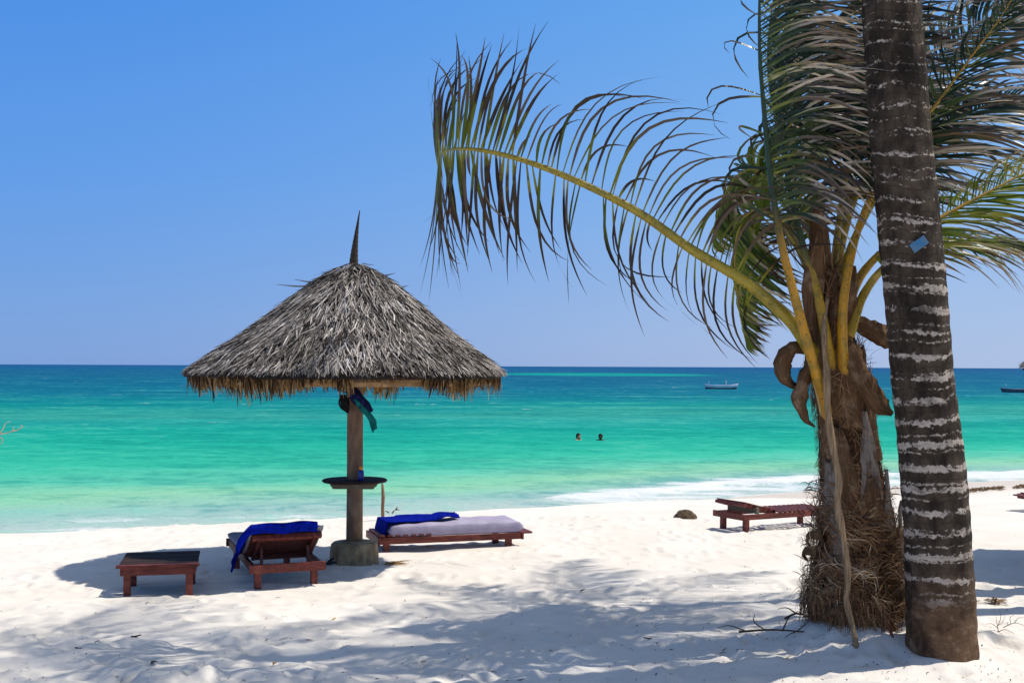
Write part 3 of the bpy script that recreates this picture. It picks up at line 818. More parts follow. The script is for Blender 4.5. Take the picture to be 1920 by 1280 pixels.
# lounger 1: seen from behind, backrest up
l1 = GS(539, 1105); ang1 = R(90 + 21)
zl = float(hbase(l1.x, l1.y))
BACK1 = R(31); LB1 = .58
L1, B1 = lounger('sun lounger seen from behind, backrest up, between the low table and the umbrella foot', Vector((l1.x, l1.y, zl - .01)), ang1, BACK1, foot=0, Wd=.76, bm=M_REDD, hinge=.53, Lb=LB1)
th = .062
def place(o, ref):
    o.location = ref.location; o.rotation_euler = ref.rotation_euler
top = B1(LB1 + .05, 0, .026); mid = B1(.12, 0, .026)
path = [(top.x, top.z), (B1(.35, 0, .026).x, B1(.35, 0, .026).z), (mid.x, mid.z), (.66, .315), (.85, .315), (1.1, .316), (1.5, .316), (1.98, .316)]
m, mp = mattress(path, .79, th, M_MATT_G)
o = m.build('mattress', M_MATT_G, None, True); place(o, L1)
tag(o, 'grey mattress bent up the raised backrest, mostly under a blue towel', 'mattress', 'lounger mattresses')
# towel over its backrest, hanging off the left side
def towel1():
    g = []; NI, NJ = 40, 34
    hwid = .40
    E = LB1 + .07
    for i in range(NI):
        vpar = i / (NI - 1)                                  # from seat, up the front, over the top, down behind
        row = []
        s_ = vpar * (E + .285) - .12
        for j in range(NJ):
            uu = -.31 + (j / (NJ - 1)) * .95                   # across; +y is the left side seen from behind
            fold = .006 * math.sin(uu * 17 + s_ * 5 + 2 * math.sin(s_ * 4)) + .004 * math.sin(s_ * 13 + uu * 9)
            if s_ < E: p = B1(max(s_, -.1), 0, .026 + th + .002)
            else:
                a = min((s_ - E) / .16, 1) * math.pi
                p = B1(E + .055 * math.sin(a), 0, .026 + (th + .002 + .02) * (.5 + .5 * math.cos(a)) - .02)
                if s_ > E + .16: p = B1(E - (s_ - E - .16), 0, -.015)
            u2 = min(uu, hwid); ex = max(0, uu - hwid)
            p = Vector((p.x, u2 + .02 * min(1, ex / .05) + ex * .40, p.z))
            if ex > 0: p = p + Vector((.12 * ex, 0, -ex * .92))
            p += Vector((0, 0, fold)) if ex == 0 else Vector((fold * 1.4, fold * 2.2, 0))
            row.append(p)
        g.append(row)
    m = MB(); m.sheet(g, .012); return m
o = towel1().build('towel', M_BLUE, None, True); place(o, L1)
tag(o, 'royal blue towel draped over a raised backrest and hanging off its side', 'towel', 'blue beach towels')

# lounger 2: flat, with lavender mattress and a towel
a2 = P(708, 1009, 15.1); b2 = P(975, 998, 15.75)
ang2 = math.atan2(b2.y - a2.y, b2.x - a2.x)
dv = Vector((math.cos(ang2), math.sin(ang2), 0)); nv = Vector((-dv.y, dv.x, 0))
o2 = Vector((a2.x, a2.y, 0)) + nv * .36 + dv * .03
o2.z = a2.z - .29
L2, B2 = lounger('low sun lounger with a lavender mattress, lying flat right of the umbrella pole', o2, ang2, 0, L=1.98, Wd=.74, hgt=.29, foot=.16, slat=.2)
L2.rotation_euler = (0, R(.3), ang2)
m, _ = mattress([(.13, .283), (.5, .283), (1.0, .283), (1.5, .283), (2.02, .283)], .70, .165, M_MATT)
o = m.build('mattress', M_MATT, None, True); place(o, L2)
tag(o, 'plump lavender mattress lying flat, a blue towel on its left half', 'mattress', 'lounger mattresses')
def towel2():
    g = []; NI, NJ = 60, 22
    for i in range(NI):
        s_ = i / (NI - 1) * 1.30 - .20; row = []
        for j in range(NJ):
            v = j / (NJ - 1)
            t_ = max(0, (s_ - .1)) / 1.0
            cen = .06 + .04 * t_; half = .36 * (1 - .62 * t_) + .02 * math.sin(s_ * 9)
            y_ = cen + (v - .5) * 2 * half
            z_ = .482 + .016 * math.sin(v * 19 + s_ * 8) * (.4 + t_) + .03 * t_ * math.sin(v * 9) ** 2 + .02 * max(0, math.sin((s_ - .75) * 11)) * (1 if s_ > .75 else 0)
            if s_ < .02: x_ = .115 - .03 * min(1, -(s_ - .02) * 6); z_ -= min(1, (.02 - s_) * 7) * .02 + max(0, (.02 - s_)) * .72
            else: x_ = .115 + (s_ - .02)
            if abs(y_) > .335: z_ -= (abs(y_) - .335) * 1.6; y_ = math.copysign(.335 + (abs(y_) - .335) * .5, y_)
            row.append(Vector((x_, y_, z_)))
        g.append(row)
    m = MB(); m.sheet(g, .016); return m
o = towel2().build('towel', M_BLUE, None, True); place(o, L2)
tag(o, 'crumpled royal blue towel spread on the left end of the lavender mattress', 'towel', 'blue beach towels')

# lounger 3: bare slats, right of the middle
a3 = GS(1400, 997); ang3 = R(31); dv = Vector((math.cos(ang3), math.sin(ang3), 0)); nv = Vector((-dv.y, dv.x, 0))
o3 = a3 + nv * .28 - dv * .10; o3.z = float(hbase(a3.x + .6, a3.y + .5)) + .02
L3, B3 = lounger('bare slatted red brown sun lounger left of the shaggy palm trunk', o3, ang3, R(13), foot=.0, hgt=.27, slat=-.02, slz=.014)
L3.rotation_euler = (0, R(.9), ang3)
m = MB(); m.box((.26, -.02, .27 + .055), (.06, .64, .10), Matrix.Rotation(.05, 3, 'Z'))
o = m.build('weathered_plank', M_GREYWOOD, None, bevel=.008); place(o, L3)
tag(o, 'weathered grey plank wedged under the backrest of the bare slatted lounger', 'plank')
# lounger 4: end of one at the right edge
L4 = copy_tree(L3); q = GS(1923, 957)
L4.location = q + Vector((1.95, .35, .0)); L4.location.z = float(hbase(q.x + .8, q.y)) + .02; L4.rotation_euler = (0, 0, math.pi + R(14))
L4['label'] = 'sun lounger cut off by the right edge, only one red brown end showing'
m = MB(); m.box((L4 and 2.09, 0, .262), (.15, .5, .026)); m.build('footboard', M_RED, L4, bevel=.004)

# ------------------------------------------------------------------ low table
pT = GS(233, 1118); pT2 = GS(345, 1110)
angT = R(13)
dv = Vector((math.cos(angT), math.sin(angT), 0)); nv = Vector((-dv.y, dv.x, 0))
t = thing('low_table', 'low red brown table with a dark plank top, leftmost piece of furniture on the sand', 'table', Vector((pT.x, pT.y, float(hbase(pT.x, pT.y)))) + dv * .33 + nv * .03, angT)
TW, TD, TH = .77, .80, .31
for sx in (-1, 1):
    for y_ in (.035, TD - .12):
        m = MB(); m.box((sx * (TW / 2 - .075), y_, (TH - .03) / 2 - .06), (.07, .065, TH - .03 + .12), taper=1.0); m.build('leg', M_RED, t, bevel=.005)
for y_ in (-.012, TD - .07):
    m = MB(); m.box((0, y_, TH - .062), (TW - .07, .028, .085)); m.build('apron', M_RED, t, bevel=.004)
for sx in (-1, 1):
    m = MB(); m.box((sx * (TW / 2 - .022), TD / 2 - .04, TH - .062), (.028, TD - .04, .085)); m.build('apron', M_RED, t, bevel=.004)
m = MB(); m.box((0, -.035, TH - .004), (TW + .06, .07, .03)); m.build('top_edge', M_RED, t, bevel=.004)
m = MB(); m.box((0, TD - .035, TH - .004), (TW + .0, .06, .03)); m.build('top_edge', M_RED, t, bevel=.004)
m = MB()
for k in range(6): m.box((0, .062 + k * .122, TH + .001 + .002 * (k % 2)), (TW + .01, .113, .026))
m.build('tabletop', M_DARKWOOD, t, bevel=.004)

# ------------------------------------------------------------------ palms
WIND = Vector((1, .12, 0))
def frond(parent, pts, Lmax, n=95, t0=.3, nrm=(0, -1, .2), wind=lambda t, s: .5, grav=lambda t, s: .35, fwd_a=.55, r0=.035, mat=None, seed=0, width=.017, lift=.15, nseg=7, prof=None, sides=(1, -1), ru=.5, tipr=.004, Ls=None, side=None, fq=.5, miss=.05, rmat=None, chaos=1.0, fwds=None, late=False, loops=0.0):
    rr = random.Random(seed); nr = 60
    c = catmull(pts, nr)
    ra = MB(); ra.tube(c, [r0 * ((1 - i / (nr - 1)) ** 1.35) * (1 + .25 * math.exp(-i / 3.5)) * (1 + .03 * math.sin(i * 1.7 + seed)) + tipr for i in range(nr)], 8, uv=(ru, 0), up=nrm, flat=.75)
    lf = MB(); N0 = Vector(nrm)
    for sd in sides:
        for k in range(n):
            t_ = t0 + (1 - t0) * (k + rr.uniform(-.3, .3)) / (n - 1); t_ = min(max(t_, t0), 1)
            x_ = t_ * (nr - 1); i = min(int(x_), nr - 2); p = c[i].lerp(c[i + 1], x_ - i)
            T = (c[i + 1] - c[i]).normalized(); N = (N0 - T * N0.dot(T)).normalized(); Bv = T.cross(N) * sd
            if side:
                S_ = Vector(side); Bv = (S_ - T * T.dot(S_)).normalized(); N = Bv.cross(T); Bv = Bv * sd
            q = (t_ - t0) / (1 - t0)
            Lp = prof(q) if prof else (.55 + .45 * math.sin(math.pi * min(1, q * 1.15 + .1))) * (1 - .55 * max(0, q - .6) / .4)
            if rr.random() < (miss if not (late and q > .5) else .02): continue
            L = Lmax * Lp * rr.uniform(.82, 1.1) * (Ls(sd, q) if Ls else 1)
            if rr.random() < .05: L *= rr.uniform(.3, .7)
            fa = (fwds(q, sd) if fwds else fwd_a + fq * q) + rr.gauss(0, .09)
            d = (Bv * math.cos(fa) + T * math.sin(fa) + N * (lift + rr.gauss(0, .08))).normalized()
            w_ = wind(q, sd) * rr.uniform(.75, 1.3); g_ = grav(q, sd) * rr.uniform(.75, 1.3)
            flut = Vector((rr.gauss(0, .08), rr.gauss(0, .14), rr.gauss(0, .13))) * chaos
            if rr.random() < .10: flut *= 2.5; w_ *= 1.5
            if rr.random() < loops:
                d = Vector((-.95, -.15, rr.uniform(-.1, .5))).normalized(); w_ = 1.5; g_ = rr.uniform(.3, .8); L *= .6
            pp = p.copy(); P_ = [pp.copy()]; D = [d.copy()]
            for s_ in range(nseg):
                d = (d + (WIND * w_ + Vector((0, 0, -1)) * g_ + flut) * (1.35 * ((s_ + .6) / nseg) ** 2 * 7 / nseg if late else (s_ + .6) / nseg * 5 / nseg)).normalized()
                pp = pp + d * (L / nseg); P_.append(pp.copy()); D.append(d.copy())
            tw = rr.gauss(0, .35); wv = []
            for s_, d_ in enumerate(D):
                b_ = T - d_ * T.dot(d_)
                b_ = b_.normalized() if b_.length > .15 else d_.cross(N).normalized()
                cz = d_.cross(b_); a_ = tw * s_ / nseg * 2.2 + .35 * sd
                wv.append((b_ * math.cos(a_) + cz * math.sin(a_)).normalized())
            wd_ = width * rr.uniform(.75, 1.15) * ((1 - .4 * q) if not late else (.9 if q < .5 else 1.15))
            ws = [wd_ * float(np.interp(s_ / nseg, (0, .2, .4, .6, .8, 1), (.45, .95, 1, .85, .55, .06))) for s_ in range(nseg + 1)]
            lf.ribbon(P_, wv, ws, rr.random())
    o = lf.build('frond', mat or M_LEAF, parent)
    ra.build('rachis', rmat or M_RACHIS, o, True)
    return o

def free_frond(parent, c0, az, el, L, seed, droop=1.0, mat=None, n=75, Lmax=1.0, wind=.5, r0=.03):
    """a frond that grows out of a crown and bends under its own weight and the wind"""
    rr = random.Random(seed); d = Vector((math.cos(az) * math.cos(el), math.sin(az) * math.cos(el), math.sin(el)))
    pts = [Vector(c0)]; p = Vector(c0)
    for k in range(7):
        p = p + d * (L / 7); pts.append(p.copy())
        d = (d + Vector((0, 0, -.20 * droop)) * (.5 + k / 5) + WIND * .05 * wind * k).normalized()
    T = (pts[-1] - pts[0]).normalized(); up = Vector((0, 0, 1)); N = (up - T * up.dot(T))
    N = N.normalized() if N.length > .2 else Vector((-T.x, -T.y, .3)).normalized()
    return frond(parent, pts, Lmax, n, .2, tuple(N), lambda q, s: wind, lambda q, s: .35, r0=r0, mat=mat, seed=seed, nseg=4)

# --- the shaggy palm
D0 = 9.65
pb = Vector((PALM_B.x, PALM_B.y, float(hbase(PALM_B.x, PALM_B.y))))
sp_t = thing('palm_tree', 'short shaggy palm wrapped in brown fibre, its fronds blown to the right by the wind', 'palm tree', (0, 0, 0))
ctrl = [(1608, 1240, 84), (1606, 1180, 84), (1607, 1100, 78), (1609, 1020, 70), (1602, 950, 60), (1593, 860, 52), (1583, 780, 48), (1572, 710, 46), (1562, 640, 42), (1556, 570, 30), (1550, 500, 16)]
cen = catmull([P(a, b, D0) for a, b, c in ctrl], 70)
rads = np.interp(np.linspace(0, 10, 70), range(11), [c[2] * D0 / F for c in ctrl])
m = MB(); NK = 32; rings = []
for i, p in enumerate(cen):
    ring = []
    for k in range(NK):
        a = 2 * math.pi * k / NK
        r_ = rads[i] * (1 + .16 * float(perlin(math.cos(a) * 2 + i * .16, math.sin(a) * 2 + i * .05, 41)) + .10 * float(perlin(math.cos(a) * 5 + i * .5, math.sin(a) * 5, 42)))
        ring.append(m.vert(p + Vector((math.cos(a) * r_, math.sin(a) * r_, 0))))
    rings.append(ring)
for i in range(69):
    for k in range(NK): m.face((rings[i][k], rings[i][(k + 1) % NK], rings[i + 1][(k + 1) % NK], rings[i + 1][k]))
trunk = m.build('trunk', M_CORE, sp_t, True)

def on_trunk(py, a, extra=0.0):
    """point on the shaggy trunk at photo height py and bearing a (0 = facing the open foreground, + = right)"""
    ys = [c[1] for c in ctrl]
    t_ = np.interp(-py, [-y for y in ys], np.linspace(0, 69, 11)); i = int(min(t_, 68)); f_ = t_ - i
    c = cen[i].lerp(cen[i + 1], f_); r_ = float(np.interp(t_, range(70), rads)) + extra
    d = Vector((math.sin(a), -math.cos(a), 0)); return c + d * r_, d

# old leaf bases: broad curved plates wrapped on the trunk, tips peeling away
def boot(py0, py1, a, w, mat, name='leaf_base', peel=.06, seed=0, th=.014):
    rr = random.Random(seed); g = []
    for i in range(9):
        q = i / 8; py = py0 + (py1 - py0) * q; row = []
        for j in range(7):
            v = (j / 6 - .5) * 2; ww = w * (1 - .75 * q ** 1.7) * (1 + .35 * float(perlin(q * 3 + seed * 2.3, v * .4 + seed, 91)))
            aa = a + v * ww + .15 * q * math.sin(seed)
            p, d = on_trunk(py + 9 * float(perlin(v * 1.5 + seed, seed * 1.7, 92)) * q, aa, .012 + peel * q ** 2 + .012 * (1 - v * v) + .022 * float(perlin(q * 3 + seed, v * 2, 93)) + .004 * rr.random())
            row.append(p)
        g.append(row)
    m = MB(); m.sheet(g, th); return m.build(name, mat, trunk, True)
for s_, (y0, y1, a, w, mt, pl) in enumerate([(940, 800, -.5, .45, M_SHEATH, .05), (930, 770, .35, .42, M_BOOT, .02), (1010, 880, .95, .42, M_BOOT, .03), (990, 860, -.95, .4, M_BOOT, .03),
        (880, 740, -.9, .4, M_SHEATH, .03), (860, 730, .9, .5, M_SHEATH, .05), (1080, 950, -.75, .3, M_BOOT, .04), (1075, 935, 1.2, .4, M_BOOT, .1), (1020, 890, .15, .5, M_SHEATH, .03), (800, 640, .2, .7, M_SHEATH, .02), (780, 640, -.8, .6, M_SHEATH, .03), (790, 650, 1.3, .6, M_SHEATH, .02), (1060, 905, 2.2, .5, M_BOOT, .05), (900, 740, 2.6, .6, M_SHEATH, .04), (720, 520, .0, .7, M_SHEATH, .02), (700, 540, -1.2, .5, M_SHEATH, .02)]):
    boot(y0, y1, a, w, mt, peel=pl, seed=s_)

# fibre: matted strands combed round the trunk low down, ragged between the old leaf bases above
m = MB()
def fibre_strand(py, a, ex, L, ang, w, u, curl=.25, segs=5, out=.05):
    p, d = on_trunk(py, a, ex); tg = Vector((-d.y, d.x, 0))
    dr = (tg * math.cos(ang) + Vector((0, 0, math.sin(ang))) + d * rng.gauss(out, .10)).normalized()
    pts = [p]; kz = rng.gauss(-.16, .16); kt = rng.gauss(0, curl)
    for k in range(segs):
        p = p + dr * L / segs
        c_, d_ = on_trunk(min(1230, py - (p.z - pts[0].z) * F / D0), a, 0)
        rad = (p - (c_ - d_ * .2)); rad.z = 0; rad.normalize()
        dr = (dr + Vector((0, 0, kz)) - rad * .16 * abs(dr.x) + tg * kt * .3 + Vector((rng.gauss(0, .1), rng.gauss(0, .1), rng.gauss(0, .1)))).normalized(); pts.append(p)
    ws = [w * .7, w, w, w * .9, w * .6, w * .2][:segs + 1]
    m.ribbon(pts, (d.cross(dr) + d * rng.gauss(0, .4)).normalized(), ws, u)
for i in range(15000):
    py = rng.uniform(860, 1160) if rng.random() < .5 else rng.uniform(955, 1150); a = rng.uniform(-math.pi, math.pi)
    tier = .012 + .075 * float(sstep(880, 1010, py)) * float(sstep(1180, 1110, py)) + .03 * math.exp(-((py - 1100) / 40) ** 2)
    lump = max(.1, .9 + 1.5 * float(perlin(a * 1.6 + 9, py / 38, 81)) + .8 * float(perlin(a * 4 + 2, py / 17, 85)))
    dep = rng.random() ** .7
    ex = tier * lump * dep
    fld = float(perlin(a * 1.3 + 3, py / 46, 82)) * 2.6 - .25
    ang = fld + rng.gauss(0, .28) + (math.pi if rng.random() < .3 else 0)
    fibre_strand(py, a, ex, rng.uniform(.04, .19), ang, rng.uniform(.001, .0034), min(1, max(0, rng.gauss(.16 + .34 * dep * lump + .75 * float(perlin(a * 2.4 + 5, py / 24, 84)), .17))))
for i in range(450):                    # coarse dark bristles that stick out
    py = rng.uniform(900, 1150); a = rng.gauss(-.6, 1.2)
    fibre_strand(py, a, .04 + .05 * rng.random(), rng.uniform(.1, .24), rng.choice((0, math.pi)) + rng.gauss(-.5, .5), rng.uniform(.002, .006), rng.random() * .45, .2, 5, .45)
for i in range(1700):                    # woven matting between the stalks of the crown
    py = rng.uniform(500, 780); a = rng.uniform(-math.pi, math.pi)
    fibre_strand(py, a, .0 + .05 * rng.random(), rng.uniform(.08, .26), rng.choice((1.2, -1.3, 1.9, -1.9)) + rng.gauss(0, .35), rng.uniform(.0015, .005), min(1, max(0, rng.gauss(.3, .2))), .2, 5, .1)
for i in range(2400):
    py = rng.uniform(700, 960); a = rng.uniform(-math.pi, math.pi)
    if float(perlin(a * 1.5, py / 40, 83)) < -.02: continue
    fibre_strand(py, a, .012 + .03 * rng.random(), rng.uniform(.04, .15), rng.gauss(-1.0, .7), rng.uniform(.0015, .004), min(1, max(0, rng.gauss(.35, .2))), .3)
for i in range(420):
    a = rng.gauss(-.9, .9); py = rng.uniform(1080, 1130)
    fibre_strand(py, a, .05 + rng.random() * .06, rng.uniform(.08, .28), -1.5 + rng.gauss(0, .25), rng.uniform(.002, .005), rng.random() * .6, .1, 5, .15)
m.build('fibre', M_FIBRE, trunk)

for k in range(10):                      # split old leaf stubs that curl out of the matted fibre
    a = rng.uniform(-1.4, 1.3); py = rng.uniform(985, 1130); sg = rng.choice((-1, 1)); g = []
    for i in range(12):
        q = i / 11; row = []
        for j in range(4):
            p, d = on_trunk(py + 34 * q * q - 8 * q + (j - 1.5) * (7 - 5 * q), a + sg * q * rng.uniform(.62, .66), .085 + .05 * math.sin(q * 3.1) + .03 * (rng.random() - .5) * q)
            row.append(p)
        g.append(row)
    m = MB(); m.sheet(g, .006); m.build('leaf_stub', M_SHEATH, trunk, True)

# dead curled leaf bases round the crown
def strap(name, pix, w, mat, curl=.5, parent=sp_t, th=.006):
    pts = catmull([P(a, b, c) for a, b, c in pix], 22); g = []
    for i, p in enumerate(pts):
        q = i / 21; T = (pts[min(i + 1, 21)] - pts[max(i - 1, 0)]).normalized()
        S = T.cross(Vector((0, -1, 0))).normalized(); N = S.cross(T)
        wi = float(np.interp(q, np.linspace(0, 1, len(w)), w)) * (1 + .22 * float(perlin(q * 5 + pix[0][0], pix[0][1] * .1, 94))); row = []
        for j in range(7):
            v = (j / 6 - .5) * 2; row.append(p + S * v * wi * (1 + .42 * float(perlin(q * 11 + v * 3, pix[0][1] * .3, 95))) + N * (-curl * wi * v * v + .03 * float(perlin(q * 4, v * 1.5 + pix[0][0], 96))))
        g.append(row)
    m = MB(); m.sheet(g, th); return m.build(name, mat, parent, True)
strap('dead_leaf_base', [(1512, 655, D0 - .15), (1488, 652, D0 - .2), (1470, 680, D0 - .2), (1476, 712, D0 - .2), (1505, 732, D0 - .15)], [.04, .06, .075, .05, .01], M_SHEATH, .7)
strap('dead_leaf_base', [(1520, 690, D0 - .25), (1508, 715, D0 - .28), (1502, 750, D0 - .28), (1512, 785, D0 - .28), (1528, 800, D0 - .25)], [.05, .06, .06, .03, .006], M_SHEATH, .7)
strap('dead_leaf_base', [(1592, 650, D0 - .28), (1612, 690, D0 - .32), (1634, 732, D0 - .34), (1655, 762, D0 - .34), (1674, 776, D0 - .34)], [.09, .085, .09, .08, .02], M_SHEATH, .5)
strap('dead_leaf_base', [(1575, 602, D0 - .1), (1602, 604, D0 - .14), (1632, 616, D0 - .14), (1668, 634, D0 - .14), (1700, 640, D0 - .1)], [.04, .06, .085, .09, .05], M_SHEATH, .6)
strap('dead_leaf_base', [(1570, 640, D0 - .2), (1583, 600, D0 - .22), (1590, 560, D0 - .22), (1600, 520, D0 - .2), (1602, 498, D0 - .2)], [.05, .09, .09, .05, .01], M_SHEATH, .5)
strap('dead_leaf_base', [(1535, 690, D0 - .22), (1530, 600, D0 - .2), (1527, 520, D0 - .2), (1532, 470, D0 - .2), (1540, 430, D0 - .2)], [.09, .1, .09, .06, .02], M_SHEATH, .6)
strap('spathe', [(1545, 560, D0 - .05), (1540, 470, D0), (1532, 400, D0), (1522, 340, D0)], [.08, .09, .06, .01], M_SHEATH, .6)
# bleached stalk that hangs from the crown to the sand
q = GS(1606, 1214)
pts = catmull([P(1556, 540, D0 - .05), P(1548, 580, D0 - .26), P(1545, 640, D0 - .36), P(1550, 700, D0 - .4), P(1552, 770, D0 - .41), P(1562, 840, D0 - .42), P(1573, 900, D0 - .43), P(1570, 945, D0 - .45), P(1580, 1000, D0 - .47), P(1590, 1075, D0 - .49), P(1587, 1125, D0 - .5), P(1599, 1175, D0 - .51), P(1606, 1216, q.y)], 60)
m = MB(); m.tube(pts, [.016 + .015 * math.sin(min(1, i / 25) * 1.57) - .009 * max(0, i - 34) / 25 + .003 * math.sin(i * .9) for i in range(60)], 10, flat=.7, up=(0, -1, 0)); m.build('hanging_stalk', M_STALK, sp_t, True)

# fronds that the photograph shows, stalk by stalk
def PP(L, d0=None): return [P(a, b, c) for a, b, c in L]
up_prof = lambda q: .75 + .35 * math.sin(math.pi * min(1, q * 1.1))
def w1(q, s):
    if s > 0: return 1.5 - 1.3 * q if q < .46 else (.16 if q < .8 else .22)
    return max(.04, .95 - 1.25 * q)
def l1f(s, q):
    if s > 0: return 1.22 if q < .42 else (.66 if q < .50 else 1.08)
    return 1.02 - .08 * q + (.44 if q > .80 else 0)
frond(sp_t, PP([(1552, 712, D0 - .02), (1517, 652, D0 - .22), (1480, 600, D0 - .3), (1400, 530, D0 - .35), (1300, 470, D0 - .4), (1200, 400, D0 - .45), (1100, 348, D0 - .5), (1000, 307, D0 - .5), (920, 285, D0 - .45), (864, 279, D0 - .3), (832, 285, D0 - .05), (822, 300, D0 + .25), (822, 330, D0 + .5)]),
      .98, 90, .235, wind=w1, grav=lambda q, s: (.24 if q < .46 else -.05) if s > 0 else .45, fwd_a=0, r0=.064, mat=M_LEAFB, seed=1, width=.0135, lift=.0, ru=.75, side=(0, 0, 1),
      fwds=lambda q, s: (.16 if q < .46 else -.06) if s > 0 else -.40 + .34 * q, chaos=1.7, late=True,
      prof=lambda q: .78 + .26 * math.sin(math.pi * min(1, q * 1.25)) + (.12 if q > .85 else 0), nseg=10, Ls=l1f, miss=.17)
# vertical frond left of the thick trunk, leaflets streaming right
frond(sp_t, PP([(1556, 800, D0 - .02), (1538, 728, D0 - .27), (1502, 600, D0 - .45), (1466, 460, D0 - .42), (1446, 340, D0 - .30), (1432, 200, D0 - .15), (1424, 80, D0), (1430, -60, D0 + .1), (1470, -190, D0 + .2), (1550, -280, D0 + .3)]),
      1.2, 150, .37, (-1, -.2, 0), wind=lambda q, s: 1.0 - .35 * max(0, .3 - q) / .3, grav=lambda q, s: (1.05 if q < .22 else .62 - .3 * q), fwd_a=.0, r0=.068, mat=M_LEAF, seed=2, lift=-.45, width=.0135, loops=.045, ru=.05, chaos=1.5, rmat=M_RACHIS_G, nseg=8)
frond(sp_t, PP([(1560, 720, D0 - .05), (1550, 640, D0 - .26), (1530, 540, D0 - .2), (1500, 440, D0 - .1), (1476, 330, D0), (1462, 200, D0 + .2), (1470, 60, D0 + .4), (1510, -70, D0 + .6)]),
      1.2, 95, .46, (-1, -.4, 0), wind=lambda q, s: 1.0, grav=lambda q, s: .5, r0=.064, lift=-.4, mat=M_LEAF, seed=3, rmat=M_RACHIS_G, chaos=1.4, ru=.4, width=.0145)
frond(sp_t, PP([(1586, 760, D0 - .02), (1580, 665, D0 - .26), (1582, 560, D0 - .33), (1606, 440, D0 - .25), (1645, 345, D0 - .1), (1700, 270, D0), (1760, 190, D0 + .1), (1826, 100, D0 + .15), (1885, 20, D0 + .2), (1930, -70, D0 + .2)]),
      1.2, 80, .42, (-.3, -.5, .8), wind=lambda q, s: .8, grav=lambda q, s: .34, r0=.062, mat=M_LEAF, seed=4, chaos=1.4, ru=.1, width=.0135)
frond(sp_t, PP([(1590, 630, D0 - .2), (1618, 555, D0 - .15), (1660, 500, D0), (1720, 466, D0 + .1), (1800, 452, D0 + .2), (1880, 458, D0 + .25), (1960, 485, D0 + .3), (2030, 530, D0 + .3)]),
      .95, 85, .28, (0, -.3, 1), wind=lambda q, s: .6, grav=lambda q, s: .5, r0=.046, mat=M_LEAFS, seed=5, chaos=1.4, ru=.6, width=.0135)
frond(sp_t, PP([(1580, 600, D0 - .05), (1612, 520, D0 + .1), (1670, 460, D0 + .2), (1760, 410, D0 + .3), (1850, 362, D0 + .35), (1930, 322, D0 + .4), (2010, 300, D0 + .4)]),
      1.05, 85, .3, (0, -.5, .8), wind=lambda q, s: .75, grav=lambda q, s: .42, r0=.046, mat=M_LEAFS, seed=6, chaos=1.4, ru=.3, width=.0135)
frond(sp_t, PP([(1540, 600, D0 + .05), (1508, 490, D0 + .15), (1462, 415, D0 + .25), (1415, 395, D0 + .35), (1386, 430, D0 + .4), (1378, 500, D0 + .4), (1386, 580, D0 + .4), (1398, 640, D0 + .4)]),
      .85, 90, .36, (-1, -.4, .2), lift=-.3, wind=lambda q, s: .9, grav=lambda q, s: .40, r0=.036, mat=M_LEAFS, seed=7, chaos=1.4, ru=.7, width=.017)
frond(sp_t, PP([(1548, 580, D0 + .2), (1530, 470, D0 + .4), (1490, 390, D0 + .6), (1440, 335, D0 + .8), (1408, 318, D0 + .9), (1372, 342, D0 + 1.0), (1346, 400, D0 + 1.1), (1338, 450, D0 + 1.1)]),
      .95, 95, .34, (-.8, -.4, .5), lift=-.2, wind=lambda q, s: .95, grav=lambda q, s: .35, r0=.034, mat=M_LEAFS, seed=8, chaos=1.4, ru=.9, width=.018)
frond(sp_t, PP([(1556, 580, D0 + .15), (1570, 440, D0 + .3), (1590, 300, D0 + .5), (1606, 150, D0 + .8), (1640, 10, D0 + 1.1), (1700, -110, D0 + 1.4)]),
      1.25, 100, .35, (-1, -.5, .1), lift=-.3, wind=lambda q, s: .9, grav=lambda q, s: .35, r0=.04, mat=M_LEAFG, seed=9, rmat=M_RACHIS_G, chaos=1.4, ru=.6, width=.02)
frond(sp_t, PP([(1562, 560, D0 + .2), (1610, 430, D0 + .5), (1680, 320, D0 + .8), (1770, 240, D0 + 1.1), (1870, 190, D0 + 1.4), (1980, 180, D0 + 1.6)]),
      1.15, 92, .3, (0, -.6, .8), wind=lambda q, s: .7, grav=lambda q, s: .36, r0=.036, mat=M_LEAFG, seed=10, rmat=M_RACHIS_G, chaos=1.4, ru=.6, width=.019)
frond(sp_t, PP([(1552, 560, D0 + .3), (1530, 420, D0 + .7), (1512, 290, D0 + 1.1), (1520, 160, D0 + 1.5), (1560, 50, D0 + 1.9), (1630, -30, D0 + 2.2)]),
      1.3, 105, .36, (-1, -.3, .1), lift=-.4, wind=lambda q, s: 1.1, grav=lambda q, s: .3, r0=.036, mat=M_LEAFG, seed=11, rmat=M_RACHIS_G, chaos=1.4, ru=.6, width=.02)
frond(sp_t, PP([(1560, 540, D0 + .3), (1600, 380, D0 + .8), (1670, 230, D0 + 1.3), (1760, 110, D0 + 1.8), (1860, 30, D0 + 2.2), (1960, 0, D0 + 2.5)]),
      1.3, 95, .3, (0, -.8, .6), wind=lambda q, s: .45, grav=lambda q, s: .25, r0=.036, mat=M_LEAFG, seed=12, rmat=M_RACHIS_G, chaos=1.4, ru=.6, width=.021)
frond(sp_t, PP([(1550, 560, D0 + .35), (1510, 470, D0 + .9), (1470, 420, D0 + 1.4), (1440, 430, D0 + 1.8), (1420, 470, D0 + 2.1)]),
      .9, 70, .3, (-.4, -.6, .7), wind=lambda q, s: .7, grav=lambda q, s: .35, r0=.03, mat=M_LEAF, seed=13, chaos=1.4, ru=.8, width=.018)

